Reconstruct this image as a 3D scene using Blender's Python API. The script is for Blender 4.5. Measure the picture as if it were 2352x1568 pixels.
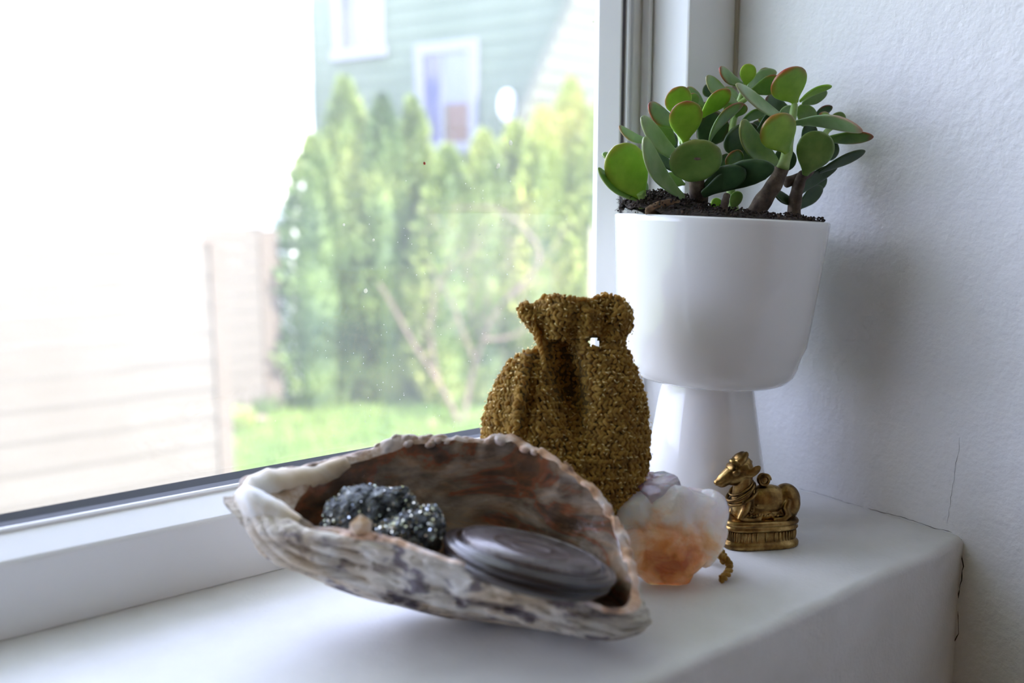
import bpy, bmesh, math, random
from mathutils import Vector, Matrix, noise

random.seed(7)
SC = bpy.context.scene
for o in list(bpy.data.objects):
    bpy.data.objects.remove(o)

# ------------------------------------------------------------------ camera
# world: sill top is z = 0, +X runs along the window to the right wall, +Y goes outdoors
FPX, HORIZON, CAM_H = 2000.0, 490.0, 0.128
AX = math.radians(52.7)
PITCH = math.atan((784 - HORIZON) / FPX)
d_ = Vector((math.cos(AX), math.sin(AX), 0)); CR = Vector((math.sin(AX), -math.cos(AX), 0)); UP = Vector((0, 0, 1))
CF = d_ * math.cos(PITCH) - UP * math.sin(PITCH)
CU = UP * math.cos(PITCH) + d_ * math.sin(PITCH)
CP = Vector((0, 0, CAM_H))
cam_data = bpy.data.cameras.new('camera')
cam_data.sensor_width = 36; cam_data.lens = FPX / 2352 * 36
cam_data.clip_start = 0.01; cam_data.clip_end = 200
cam_data.dof.use_dof = True; cam_data.dof.focus_distance = 0.345; cam_data.dof.aperture_fstop = 6.8
cam = bpy.data.objects.new('camera', cam_data); SC.collection.objects.link(cam)
M = Matrix.Identity(4)
for i in range(3):
    M[i][0] = CR[i]; M[i][1] = CU[i]; M[i][2] = -CF[i]; M[i][3] = CP[i]
cam.matrix_world = M
SC.camera = cam

# ------------------------------------------------------------------ light
world = bpy.data.worlds.new('sky'); SC.world = world; world.use_nodes = True
bg = world.node_tree.nodes['Background']
bg.inputs['Color'].default_value = (0.62, 0.695, 1.0, 1); bg.inputs['Strength'].default_value = 3.6
sun_data = bpy.data.lights.new('sun', 'SUN'); sun_data.energy = 10.0; sun_data.angle = 0.01; sun_data.color = (1, 0.90, 0.80)
sun = bpy.data.objects.new('sun', sun_data); SC.collection.objects.link(sun)
sa, se = AX - math.radians(123), math.radians(44)
sun_to = Vector((math.cos(sa) * math.cos(se), math.sin(sa) * math.cos(se), math.sin(se)))
sun.rotation_euler = sun_to.to_track_quat('Z', 'Y').to_euler()
pl = bpy.data.lights.new('sky_portal', 'AREA'); pl.shape = 'RECTANGLE'; pl.size = 1.63; pl.size_y = 1.2
pl.cycles.is_portal = True
po = bpy.data.objects.new('sky_portal', pl); SC.collection.objects.link(po)
po.location = (-0.535, 0.329, 0.63); po.rotation_euler = (-math.pi / 2, 0, 0)
SC.view_settings.view_transform = 'Standard'; SC.view_settings.look = 'None'
SC.view_settings.exposure = 1.13; SC.view_settings.gamma = 1.0; SC.view_settings.use_curve_mapping = False
SC.cycles.max_bounces = 10; SC.cycles.diffuse_bounces = 6; SC.cycles.transparent_max_bounces = 12
SC.cycles.sample_clamp_indirect = 8

# ------------------------------------------------------------------ helpers
def ray(x, y): return CF + CR * ((x - 1176) / FPX) - CU * ((y - 784) / FPX)
def at(x, y, D): return CP + ray(x, y) * D
def on_y(x, y, Y): v = ray(x, y); return CP + v * (Y / v.y)
def on_z(x, y, Z=0): v = ray(x, y); return CP + v * ((Z - CAM_H) / v.z)
def nz(p, s=1.0, off=0.0): return noise.noise(Vector((p[0] * s + off, p[1] * s + off * 1.7, p[2] * s - off)))
def fbm(p, s=1.0, off=0.0, octv=4):
    v, a = 0, 1
    for i in range(octv):
        v += a * nz(p, s, off + i * 9.1); s *= 2.1; a *= 0.5
    return v
def lerp(a, b, t): return a + (b - a) * t
def interp(tab, x):
    if x <= tab[0][0]: return tab[0][1]
    for (a, b), (c, d) in zip(tab, tab[1:]):
        if x <= c: return lerp(b, d, (x - a) / (c - a))
    return tab[-1][1]
def cat_rom(pts, n, closed=True):
    out = []; N = len(pts)
    for k in range(n):
        f = k / n * N if closed else k / (n - 1) * (N - 1)
        i = int(f); t = f - i
        g = (lambda j: pts[j % N]) if closed else (lambda j: pts[max(0, min(N - 1, j))])
        p0, p1, p2, p3 = g(i - 1), g(i), g(i + 1), g(i + 2)
        out.append(0.5 * ((2 * p1) + (p2 - p0) * t + (2 * p0 - 5 * p1 + 4 * p2 - p3) * t * t + (3 * p1 - p0 - 3 * p2 + p3) * t ** 3))
    return out

def tag(o, label=None, cat=None, group=None, kind=None):
    if label: o['label'] = label
    if cat: o['category'] = cat
    if group: o['group'] = group
    if kind: o['kind'] = kind
    return o
def empty(name, loc, label=None, cat=None, group=None, kind=None):
    o = bpy.data.objects.new(name, None); SC.collection.objects.link(o)
    o.location = loc; o.empty_display_size = 0.01
    o['_t'] = 1; del o['_t']
    return tag(o, label, cat, group, kind)
def adopt(o, parent):
    o.parent = parent
    if parent is not None:
        q, t = parent, Vector((0, 0, 0))
        if q.type == 'EMPTY': t = Vector(q.location)
        o.matrix_parent_inverse = Matrix.Translation(-t)

class MB:
    """collects shapes given in world coordinates, then links them as one mesh object"""
    def __init__(s): s.v = []; s.f = []; s.col = None
    def add(s, vs, fs):
        b = len(s.v); s.v += [tuple(p) for p in vs]; s.f += [tuple(i + b for i in f) for f in fs]; return s
    def box(s, x0, x1, y0, y1, z0, z1):
        return s.add([(x, y, z) for z in (z0, z1) for y in (y0, y1) for x in (x0, x1)],
                     [(0, 2, 3, 1), (4, 5, 7, 6), (0, 1, 5, 4), (2, 6, 7, 3), (0, 4, 6, 2), (1, 3, 7, 5)])
    def obox(s, c, ax, ay, az):
        vs = [c + ax * i + ay * j + az * k for k in (-1, 1) for j in (-1, 1) for i in (-1, 1)]
        return s.add(vs, [(0, 2, 3, 1), (4, 5, 7, 6), (0, 1, 5, 4), (2, 6, 7, 3), (0, 4, 6, 2), (1, 3, 7, 5)])
    def ell(s, c, ax, ay, az, nu=10, nv=6):
        vs = [c - az]; 
        for j in range(1, nv):
            a = -math.pi / 2 + math.pi * j / nv
            for i in range(nu):
                t = 2 * math.pi * i / nu
                vs.append(c + ax * (math.cos(t) * math.cos(a)) + ay * (math.sin(t) * math.cos(a)) + az * math.sin(a))
        vs.append(c + az); L = len(vs) - 1; fs = []
        for i in range(nu):
            k = (i + 1) % nu
            fs.append((0, 1 + k, 1 + i)); fs.append((L, L - nu + i, L - nu + k))
            for j in range(nv - 2):
                a = 1 + j * nu; b = a + nu
                fs.append((a + i, a + k, b + k, b + i))
        return s.add(vs, fs)
    def tube(s, pts, rads, n=8, cap=True):
        vs = []; fs = []; prev = None
        for i, p in enumerate(pts):
            t = (pts[min(i + 1, len(pts) - 1)] - pts[max(i - 1, 0)]).normalized()
            if prev is None: prev = t.orthogonal().normalized()
            a = (prev - t * prev.dot(t)).normalized(); prev = a; b = t.cross(a)
            r = rads[i] if hasattr(rads, '__len__') else rads
            for k in range(n):
                q = 2 * math.pi * k / n
                vs.append(p + a * (r * math.cos(q)) + b * (r * math.sin(q)))
        for i in range(len(pts) - 1):
            for k in range(n):
                k2 = (k + 1) % n
                fs.append((i * n + k, i * n + k2, (i + 1) * n + k2, (i + 1) * n + k))
        if cap:
            fs.append(tuple(reversed(range(n)))); L = (len(pts) - 1) * n; fs.append(tuple(L + k for k in range(n)))
        return s.add(vs, fs)
    def lathe(s, base, axis, prof, n=96, e1=None):
        axis = axis.normalized(); e1 = (e1 or axis.orthogonal()).normalized(); e2 = axis.cross(e1)
        vs = []; fs = []
        for r, z in prof:
            for k in range(n):
                q = 2 * math.pi * k / n
                vs.append(base + axis * z + e1 * (r * math.cos(q)) + e2 * (r * math.sin(q)))
        for i in range(len(prof) - 1):
            for k in range(n):
                k2 = (k + 1) % n
                fs.append((i * n + k, i * n + k2, (i + 1) * n + k2, (i + 1) * n + k))
        return s.add(vs, fs)
    def prism(s, poly, ax, ay, p0, p1):
        """poly of (a, b) pairs spanned by unit vectors ax, ay; extruded from p0 to p1"""
        n = len(poly)
        vs = [p0 + ax * a + ay * b for a, b in poly] + [p1 + ax * a + ay * b for a, b in poly]
        fs = [tuple(range(n)), tuple(reversed(range(n, 2 * n)))] + [(i, i + n, (i + 1) % n + n, (i + 1) % n) for i in range(n)]
        return s.add(vs, fs)
    def build(s, name, mat, parent=None, smooth=False, kind=None, label=None, bevel=0, seg=2, sub=0, fix=True):
        me = bpy.data.meshes.new(name); me.from_pydata(s.v, [], s.f)
        if fix:
            bm = bmesh.new(); bm.from_mesh(me)
            bmesh.ops.remove_doubles(bm, verts=bm.verts, dist=1e-7)
            bmesh.ops.recalc_face_normals(bm, faces=bm.faces); bm.to_mesh(me); bm.free()
        if s.col:
            ca = me.color_attributes.new('tone', 'FLOAT_COLOR', 'POINT')
            for i, c in enumerate(s.col): ca.data[i].color = (c, c, c, 1)
        if smooth: me.polygons.foreach_set('use_smooth', [True] * len(me.polygons))
        me.materials.append(mat)
        o = bpy.data.objects.new(name, me); SC.collection.objects.link(o)
        if bevel:
            m = o.modifiers.new('bevel', 'BEVEL'); m.width = bevel; m.segments = seg; m.limit_method = 'ANGLE'
            m.angle_limit = math.radians(40)
        if sub:
            m = o.modifiers.new('sub', 'SUBSURF'); m.levels = sub; m.render_levels = sub
        adopt(o, parent); tag(o, label=label, kind=kind)
        return o

# ------------------------------------------------------------------ materials
def mat(name, color, rough=0.6, metal=0.0, **kw):
    m = bpy.data.materials.new(name); m.use_nodes = True; nt = m.node_tree
    b = nt.nodes['Principled BSDF']
    b.inputs['Base Color'].default_value = (*color, 1); b.inputs['Roughness'].default_value = rough
    b.inputs['Metallic'].default_value = metal
    for k, v in kw.items():
        b.inputs[k.replace('_', ' ')].default_value = v
    return m
def nodes(m): return m.node_tree.nodes, m.node_tree.links, m.node_tree.nodes['Principled BSDF']
def tex_noise(m, scale, detail=4, rough=0.55, vec=None, dist=0.0, stretch=None):
    N, L, b = nodes(m)
    tc = N.new('ShaderNodeTexCoord'); out = tc.outputs['Object']
    if stretch:
        mp = N.new('ShaderNodeMapping'); mp.inputs['Scale'].default_value = stretch[:3]
        if len(stretch) > 3: mp.inputs['Rotation'].default_value = (0, 0, stretch[3])
        L.new(out, mp.inputs[0]); out = mp.outputs[0]
    n = N.new('ShaderNodeTexNoise'); n.inputs['Scale'].default_value = scale; n.inputs['Detail'].default_value = detail
    n.inputs['Roughness'].default_value = rough; n.inputs['Distortion'].default_value = dist
    L.new(out, n.inputs['Vector']); return n
def ramp(m, fac, stops):
    N, L, b = nodes(m); r = N.new('ShaderNodeValToRGB')
    while len(r.color_ramp.elements) < len(stops): r.color_ramp.elements.new(0.5)
    for e, (p, c) in zip(r.color_ramp.elements, stops): e.position = p; e.color = (*c, 1)
    L.new(fac, r.inputs[0]); return r
def bump(m, fac, strength, dist):
    N, L, b = nodes(m); u = N.new('ShaderNodeBump'); u.inputs['Strength'].default_value = strength; u.inputs['Distance'].default_value = dist
    L.new(fac, u.inputs['Height'])
    if b.inputs['Normal'].is_linked: L.new(b.inputs['Normal'].links[0].from_socket, u.inputs['Normal'])
    L.new(u.outputs[0], b.inputs['Normal']); return u
def set_color(m, sock): N, L, b = nodes(m); L.new(sock, b.inputs['Base Color'])
def mix(m, a, bcol, fac, mode='MIX'):
    N, L, b = nodes(m); x = N.new('ShaderNodeMix'); x.data_type = 'RGBA'; x.blend_type = mode
    for sock, v in ((x.inputs[6], a), (x.inputs[7], bcol), (x.inputs[0], fac)):
        if hasattr(v, 'links'): L.new(v, sock)
        else: sock.default_value = v if not isinstance(v, tuple) else (*v, 1)
    return x.outputs[2]

wall_paint = mat('wall_paint', (0.80, 0.80, 0.80), 0.65)
n = tex_noise(wall_paint, 420, 3); bump(wall_paint, n.outputs[0], 0.35, 0.0012)
n = tex_noise(wall_paint, 130, 2); bump(wall_paint, n.outputs[0], 0.35, 0.002)
n = tex_noise(wall_paint, 9, 5); r = ramp(wall_paint, n.outputs[0], [(0.3, (0.75, 0.75, 0.745)), (0.7, (0.82, 0.82, 0.82))]); set_color(wall_paint, r.outputs[0])
sill_paint = mat('sill_paint', (0.80, 0.80, 0.80), 0.45)
n = tex_noise(sill_paint, 700, 3); bump(sill_paint, n.outputs[0], 0.22, 0.0006)
n = tex_noise(sill_paint, 150, 3); bump(sill_paint, n.outputs[0], 0.25, 0.001)
n = tex_noise(sill_paint, 30, 6); r = ramp(sill_paint, n.outputs[0], [(0.3, (0.73, 0.725, 0.71)), (0.62, (0.81, 0.81, 0.81))]); set_color(sill_paint, r.outputs[0])
room_paint = mat('room_paint', (0.66, 0.53, 0.42), 0.8)
floor_wood = mat('floor_wood', (0.35, 0.24, 0.15), 0.5)
n = tex_noise(floor_wood, 6, 5, stretch=(1, 12, 1)); r = ramp(floor_wood, n.outputs[0], [(0.3, (0.12, 0.08, 0.05)), (0.7, (0.20, 0.14, 0.09))]); set_color(floor_wood, r.outputs[0])
vinyl = mat('vinyl', (0.87, 0.87, 0.88), 0.35)
n = tex_noise(vinyl, 60, 3); bump(vinyl, n.outputs[0], 0.05, 0.0005)
gasket_m = mat('gasket', (0.035, 0.038, 0.05), 0.5)
n = tex_noise(gasket_m, 80, 3); bump(gasket_m, n.outputs[0], 0.1, 0.0005)
gasket_side = mat('gasket_grey', (0.13, 0.12, 0.145), 0.5)
n = tex_noise(gasket_side, 80, 3); bump(gasket_side, n.outputs[0], 0.1, 0.0005)
caulk = mat('caulk', (0.50, 0.46, 0.38), 0.7)
n = tex_noise(caulk, 200, 3); bump(caulk, n.outputs[0], 0.3, 0.0005)
crack_m = mat('crack_dark', (0.05, 0.035, 0.025), 0.9)
n = tex_noise(crack_m, 300, 3); bump(crack_m, n.outputs[0], 0.3, 0.0005)
ceramic = mat('ceramic', (0.84, 0.84, 0.83), 0.12, Coat_Weight=0.6, Coat_Roughness=0.04)
n = tex_noise(ceramic, 35, 2, stretch=(1, 1, 0.15)); bump(ceramic, n.outputs[0], 0.06, 0.001)

glass_m = bpy.data.materials.new('window_glass'); glass_m.use_nodes = True
nt = glass_m.node_tree; nt.nodes.clear()
o_ = nt.nodes.new('ShaderNodeOutputMaterial'); tr = nt.nodes.new('ShaderNodeBsdfTransparent'); gl = nt.nodes.new('ShaderNodeBsdfGlossy')
tl = nt.nodes.new('ShaderNodeBsdfTranslucent'); tl.inputs[0].default_value = (1, 1, 1, 1)
lw = nt.nodes.new('ShaderNodeLayerWeight'); lw.inputs[0].default_value = 0.5
fp = nt.nodes.new('ShaderNodeMath'); fp.operation = 'POWER'; fp.inputs[1].default_value = 5; nt.links.new(lw.outputs['Facing'], fp.inputs[0])
fr = nt.nodes.new('ShaderNodeMapRange'); fr.inputs[3].default_value = 0.035; fr.inputs[4].default_value = 0.4; nt.links.new(fp.outputs[0], fr.inputs[0])
m1 = nt.nodes.new('ShaderNodeMixShader'); m2 = nt.nodes.new('ShaderNodeMixShader')
gl.inputs['Roughness'].default_value = 0.0; tr.inputs[0].default_value = (0.985, 0.99, 0.985, 1)
tcg = nt.nodes.new('ShaderNodeTexCoord'); ng = nt.nodes.new('ShaderNodeTexNoise'); ng.inputs['Scale'].default_value = 14; ng.inputs['Detail'].default_value = 6
mr = nt.nodes.new('ShaderNodeMapRange'); mr.inputs[1].default_value = 0.3; mr.inputs[2].default_value = 0.75
mr.inputs[3].default_value = 0.03; mr.inputs[4].default_value = 0.06          # dust film on the pane
nt.links.new(tcg.outputs['Object'], ng.inputs['Vector']); nt.links.new(ng.outputs[0], mr.inputs[0])
nt.links.new(mr.outputs[0], m1.inputs[0]); nt.links.new(tr.outputs[0], m1.inputs[1]); nt.links.new(tl.outputs[0], m1.inputs[2])
nt.links.new(fr.outputs[0], m2.inputs[0]); nt.links.new(m1.outputs[0], m2.inputs[1]); nt.links.new(gl.outputs[0], m2.inputs[2])
nt.links.new(m2.outputs[0], o_.inputs[0])

# ------------------------------------------------------------------ room shell
XW, YS, YF, YOUT, ZF, ZC = 0.3455, 0.1555, 0.290, 0.326, -0.90, 1.62
XL, YB = -2.6, -2.9
def struct(name, mb, m, **kw):
    return mb.build(name, m, None, kind='structure', **kw)
def paint_wall(p): return p
# sill with its own slightly wavy front edge, and the low wall beneath it (one plastered body)
mb = MB(); NX = 220
prof = []
for k in range(7):
    a = math.pi / 2 * k / 6
    prof.append((YS + 0.0035 * (1 - math.sin(a)), -0.0035 * (1 - math.cos(a))))
prof = [(YOUT, 0.0), (0.30, 0.0)] + [(y, 0.0) for y in (0.27, 0.24, 0.21, 0.18)] + prof + [(YS, z) for z in (-0.02, -0.06, -0.12, -0.25, -0.5, ZF)] + [(YOUT, ZF)]
vs = []; fs = []
for i in range(NX + 1):
    x = lerp(-0.6, XW, i / NX)
    for y, z in prof:
        w = 0.0
        if y < 0.27 and z > ZF: w = 0.0012 * fbm((x, y, z), 14, 3) + 0.0005 * nz((x, y, z), 90, 5)
        edge = 1.0 if abs(y - YS) < 0.006 and z > -0.03 else 0.3
        vs.append((x, y + (w * edge if y < 0.2 else 0), z + (w * 0.35 if z > -0.004 and y < 0.27 else 0)))
np_ = len(prof)
for i in range(NX):
    for j in range(np_ - 1):
        a = i * np_ + j; fs.append((a, a + 1, a + np_ + 1, a + np_))
mb.add(vs, fs)
mb.box(XL, -0.6, YS, YOUT, ZF, 0)
struct('wall_window', mb, sill_paint, smooth=False).data.polygons.foreach_set('use_smooth', [True] * (NX * (np_ - 1)) + [False] * 6)
struct('wall_right', MB().box(XW, XW + 0.16, YB, YOUT, ZF, ZC), wall_paint)
struct('wall_left', MB().box(XL - 0.1, XL, YB, YOUT, ZF, ZC), room_paint)
struct('wall_back', MB().box(XL, XW, YB - 0.1, YB, ZF, ZC), room_paint)
struct('floor', MB().box(XL, XW, YB, YS, ZF - 0.1, ZF), floor_wood)
struct('ceiling', MB().box(XL - 0.1, XW + 0.16, YB - 0.1, YOUT + 0.25, ZC, ZC + 0.12), room_paint)
struct('wall_header', MB().box(XL, XW, YS, YOUT, 1.27, ZC).box(XL, -1.42, YS, YOUT, 0.0, 1.27), room_paint)
tag(MB().box(XL - 0.3, XW + 0.5, YOUT + 0.002, YOUT + 0.95, 1.30, 1.36).build('roof_eave', vinyl), kind='structure')  # unseen slab added to keep steep sky light off the sill
struct('baseboard_right', MB().box(XW - 0.014, XW, YB, YS - 0.001, ZF, ZF + 0.09), vinyl, bevel=0.003)

# cracks in the plaster where sill and wall meet: short jagged fissures with real depth
def crack(parent_name, pts, w, seed, kind='trim'):
    rnd = random.Random(seed); m_ = MB(); P = []
    for a, b in zip(pts, pts[1:]):
        L = (b - a).length; n = max(2, int(L / 0.0018))
        for i in range(n): P.append(lerp(a, b, i / n))
    P.append(pts[-1])
    run = 0
    axis = Vector((0, 1, 0)) if abs(pts[0].z - pts[-1].z) > 0.02 else Vector((0, 0, 1))
    Q = []
    for p in P:
        run = run * 0.7 + rnd.uniform(-1, 1) * 0.00035; Q.append(p + axis * run)
    R = [w * rnd.uniform(0.35, 1.25) for _ in Q]; R[0] = R[-1] = w * 0.1
    m_.tube(Q, R, 5)
    o = m_.build('crack', crack_m, bpy.data.objects['wall_right'], smooth=True); o['label'] = 'thin dark jagged plaster crack'
xw = XW - 0.00005
crack('', [Vector((xw, YS + 0.001, -0.001)), Vector((xw, YS - 0.0003, -0.012)), Vector((xw, YS, -0.026))], 0.00024, 3)
crack('', [Vector((xw, YS, -0.031)), Vector((xw, YS - 0.001, -0.040)), Vector((xw, YS + 0.0008, -0.046))], 0.00017, 4)
crack('', [Vector((xw, YS, -0.055)), Vector((xw, YS, -0.085))], 0.00013, 5)
crack('', [Vector((xw, 0.160, 0.0003)), Vector((xw, 0.180, 0.0008)), Vector((xw, 0.197, 0.0004))], 0.00012, 6)
crack('', [Vector((xw, 0.199, 0.0004)), Vector((xw, 0.232, 0.0012))], 0.00006, 8)
crack('', [Vector((xw, 0.1625, 0.004)), Vector((xw, 0.1600, 0.040))], 0.00005, 9)

# ------------------------------------------------------------------ window
win = empty('window_1', (-0.5, 0.30, 0.0), kind='structure')
XG0, XG1, ZG1 = -1.38, 0.2870, 1.22
vx, vy, vz = Vector((1, 0, 0)), Vector((0, 1, 0)), Vector((0, 0, 1))
MB().prism([(0.2902, 0.0), (0.2902, 0.0235), (0.2912, 0.0246), (0.3030, 0.0296), (0.3165, 0.0296), (0.3255, 0.020), (0.3255, 0.0)], vy, vz, Vector((-1.42, 0, 0)), Vector((0.3126, 0, 0))).build('bottom_rail', vinyl, win, bevel=0.0006)
MB().prism([(0.3026, 0.029), (0.3026, 0.0302), (0.3034, 0.0308), (0.3046, 0.0308), (0.3050, 0.0303), (0.3050, 0.029)], vy, vz, Vector((-1.40, 0, 0)), Vector((0.297, 0, 0))).build('glazing_bead', vinyl, win)
MB().prism([(0.3052, 0.029), (0.3056, 0.0306), (0.3085, 0.0312), (0.3118, 0.0330), (0.3118, 0.029)], vy, vz, Vector((-1.39, 0, 0)), Vector((0.296, 0, 0))).build('gasket', gasket_m, win, label='dark rubber gasket along the foot of the pane')
MB().box(0.3126, XW, 0.278, 0.3255, 0.0, 1.27).build('jamb_casing', vinyl, win, bevel=0.0012)
MB().box(0.3043, 0.3126, 0.3050, 0.3250, 0.0297, 1.27).build('jamb_track', vinyl, win, bevel=0.0005)
MB().box(0.3093, 0.3113, 0.2995, 0.3045, 0.0297, 1.27).build('track_lip', vinyl, win, bevel=0.0004)
MB().box(0.2987, 0.3043, 0.3085, 0.3099, 0.0297, 1.27).build('track_groove', vinyl, win)
MB().box(0.2973, 0.2987, 0.3012, 0.3099, 0.0297, 1.27).build('bright_lip', vinyl, win, bevel=0.0003)
MB().box(0.2951, 0.2973, 0.3034, 0.3099, 0.0297, 1.27).build('gasket', gasket_side, win, label='dark rubber gasket up the side sash')
MB().prism([(0.2888, 0.3120), (0.2893, 0.3112), (0.2943, 0.3033), (0.2950, 0.3030), (0.2950, 0.3100), (0.3042, 0.3100), (0.3042, 0.3253), (0.3015, 0.3253), (0.2890, 0.3150)], vx, vy, Vector((0, 0, 0.0300)), Vector((0, 0, 1.26))).build('side_sash', vinyl, win)
MB().box(-1.42, -1.38, 0.29, 0.3255, 0.0, 1.27).build('side_sash', vinyl, win)
MB().box(-1.38, 0.3126, 0.29, 0.3255, 1.22, 1.27).build('top_rail', vinyl, win)
MB().box(XG0, XG1 + 0.002, 0.3120, 0.3150, 0.0298, ZG1).build('glass_pane', glass_m, win)
MB().box(XW - 0.0009, XW - 0.00002, 0.2762, 0.2782, 0.0005, 1.27).build('caulk_bead', caulk, win)
# dried water spots and dust flecks on the pane
spot_m = mat('dust_fleck', (0.85, 0.85, 0.78), 0.8)
n = tex_noise(spot_m, 900, 2); bump(spot_m, n.outputs[0], 0.2, 0.0002)
N, L, b_ = nodes(spot_m); tS = N.new('ShaderNodeBsdfTranslucent'); tS.inputs[0].default_value = (0.8, 0.8, 0.7, 1); mS = N.new('ShaderNodeMixShader'); mS.inputs[0].default_value = 0.6
L.new(b_.outputs[0], mS.inputs[1]); L.new(tS.outputs[0], mS.inputs[2]); L.new(mS.outputs[0], N['Material Output'].inputs[0])
red_m = mat('red_fleck', (0.5, 0.08, 0.04), 0.7)
n = tex_noise(red_m, 900, 2); bump(red_m, n.outputs[0], 0.2, 0.0002)
def spots(lst, m, name):
    mb = MB()
    for x, y, r in lst:
        p = on_y(x, y, 0.3119); rr = r * p.length / FPX
        mb.ell(p, vx * rr, vz * rr * 1.1, vy * min(rr * 0.3, 0.0002), 8, 4)
    mb.build(name, m, win, smooth=True, kind='stuff')
rnd = random.Random(5)
sp = [(1173, 328, 5), (1145, 380, 4.5), (1142, 384, 3), (840, 668, 5), (790, 516, 3), (858, 551, 3), (1387, 442, 1.6), (1375, 441, 2), (1200, 800, 2), (1363, 50, 2)]
for _ in range(160):
    cx, cy = rnd.choice([(900, 780), (1010, 600), (1080, 850), (880, 860), (1150, 500)])
    sp.append((rnd.gauss(cx, 100), rnd.gauss(cy, 90), rnd.uniform(0.5, 1.2)))
spots(sp, spot_m, 'dust_fleck'); spots([(975, 375, 3.0)], red_m, 'red_fleck')

# ------------------------------------------------------------------ outdoors
GZ = CAM_H - 2.0
grass_m = mat('grass_ground', (0.25, 0.42, 0.12), 0.9)
n = tex_noise(grass_m, 2.2, 6); r = ramp(grass_m, n.outputs[0], [(0.3, (0.07, 0.12, 0.025)), (0.5, (0.11, 0.16, 0.04)), (0.72, (0.19, 0.20, 0.10))]); set_color(grass_m, r.outputs[0])
bump(grass_m, n.outputs[0], 0.4, 0.05)
tag(MB().box(-60, 60, YOUT, 90, GZ - 0.3, GZ).build('lawn', grass_m), kind='structure')
blade_m = mat('grass_blades', (0.33, 0.55, 0.14), 0.7)
n = tex_noise(blade_m, 1.7, 5); r = ramp(blade_m, n.outputs[0], [(0.3, (0.085, 0.17, 0.03)), (0.6, (0.16, 0.24, 0.055)), (0.8, (0.27, 0.24, 0.16))]); set_color(blade_m, r.outputs[0])
mb = MB(); rnd = random.Random(11)
for _ in range(9000):
    px, py = rnd.uniform(500, 1180), rnd.uniform(915, 1110)
    p = on_z(px, py, GZ)
    if p.y < 3 or p.y > 8.8: continue
    a = rnd.uniform(0, math.pi); w = rnd.uniform(0.006, 0.014); h = rnd.uniform(0.04, 0.12)
    s_ = Vector((math.cos(a) * w, math.sin(a) * w, 0)); l = Vector((rnd.uniform(-.03, .03), rnd.uniform(-.03, .03), h))
    mb.add([p - s_, p + s_, p + l + s_ * 0.2, p + l - s_ * 0.2], [(0, 1, 2, 3)])
tag(mb.build('grass_blades', blade_m, fix=False), 'bright green lawn grass at the foot of the hedge', 'grass', kind='stuff')

fence_m = mat('fence_wood', (0.66, 0.56, 0.46), 0.75)
n = tex_noise(fence_m, 5, 5, stretch=(1, 1, 9)); r = ramp(fence_m, n.outputs[0], [(0.3, (0.092, 0.081, 0.066)), (0.7, (0.104, 0.093, 0.077))]); set_color(fence_m, r.outputs[0]); bump(fence_m, n.outputs[0], 0.3, 0.01)
post_m = mat('post_wood', (0.58, 0.45, 0.33), 0.75)
n = tex_noise(post_m, 7, 5, stretch=(4, 4, 1)); r = ramp(post_m, n.outputs[0], [(0.3, (0.090, 0.073, 0.056)), (0.7, (0.104, 0.086, 0.068))]); set_color(post_m, r.outputs[0])
def board_fence(Y, xa, xb, ztop, pitch, label, posts):
    root = empty('board_fence', (lerp(xa, xb, .5), Y, GZ), label, 'fence', 'board fences across the yard')
    n = int((ztop - GZ) / pitch); proto = None
    for i in range(n):
        z = ztop - pitch * (i + 1)
        if proto is None:
            mb = MB(); t = 0.022
            # slightly lapped board: lower edge stands proud
            mb.prism([(0, pitch * 0.985), (-0.004, pitch * 0.985), (-t * .5, 0.008), (-t * .5, 0.0), (0, 0.0)], Vector((0, 1, 0)), Vector((0, 0, 1)), Vector((xa, Y, z)), Vector((xb, Y, z)))
            proto = mb.build('board', fence_m, root); z0 = z
        else:
            c = proto.copy(); SC.collection.objects.link(c); c.location = (0, 0, z - z0)
    cap = MB().box(xa, xb + 0.03, Y - 0.014, Y + 0.03, ztop, ztop + 0.03).build('cap_rail', post_m, root, bevel=0.005)
    for px0, px1 in posts:
        MB().box(px0, px1, Y - 0.024, Y + 0.06, GZ, ztop + 0.0).build('post', post_m, root, bevel=0.006)
F1, F2 = 4.7, 8.25
z1 = on_y(490, 562, F1).z; z2 = on_y(600, 528, F2).z
board_fence(F1, -3.0, on_y(490, 700, F1).x, z1, 0.155, 'near pale board fence with long boards running off at the left', [(on_y(484, 700, F1).x, on_y(520, 700, F1).x), (-1.6, -1.5)])
board_fence(F2, on_y(470, 700, F2).x, on_y(603, 700, F2).x, z2, 0.155, 'farther short board fence panel between the near fence and the hedge', [(on_y(600, 700, F2).x, on_y(643, 700, F2).x)])

white_m = mat('white_siding', (0.90, 0.90, 0.89), 0.7)
n = tex_noise(white_m, 3, 3); bump(white_m, n.outputs[0], 0.1, 0.01)
trim_m = mat('white_trim', (0.86, 0.87, 0.90), 0.5)
lav_m = mat('lavender_trim', (0.19, 0.20, 0.24), 0.5); n = tex_noise(lav_m, 6, 3); bump(lav_m, n.outputs[0], 0.1, 0.005)
n = tex_noise(trim_m, 6, 3); bump(trim_m, n.outputs[0], 0.1, 0.005)
roof_m = mat('roof_shingle', (0.34, 0.33, 0.38), 0.9)
n = tex_noise(roof_m, 9, 5); r = ramp(roof_m, n.outputs[0], [(0.3, (0.11, 0.11, 0.13)), (0.7, (0.15, 0.15, 0.18))]); set_color(roof_m, r.outputs[0])
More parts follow.
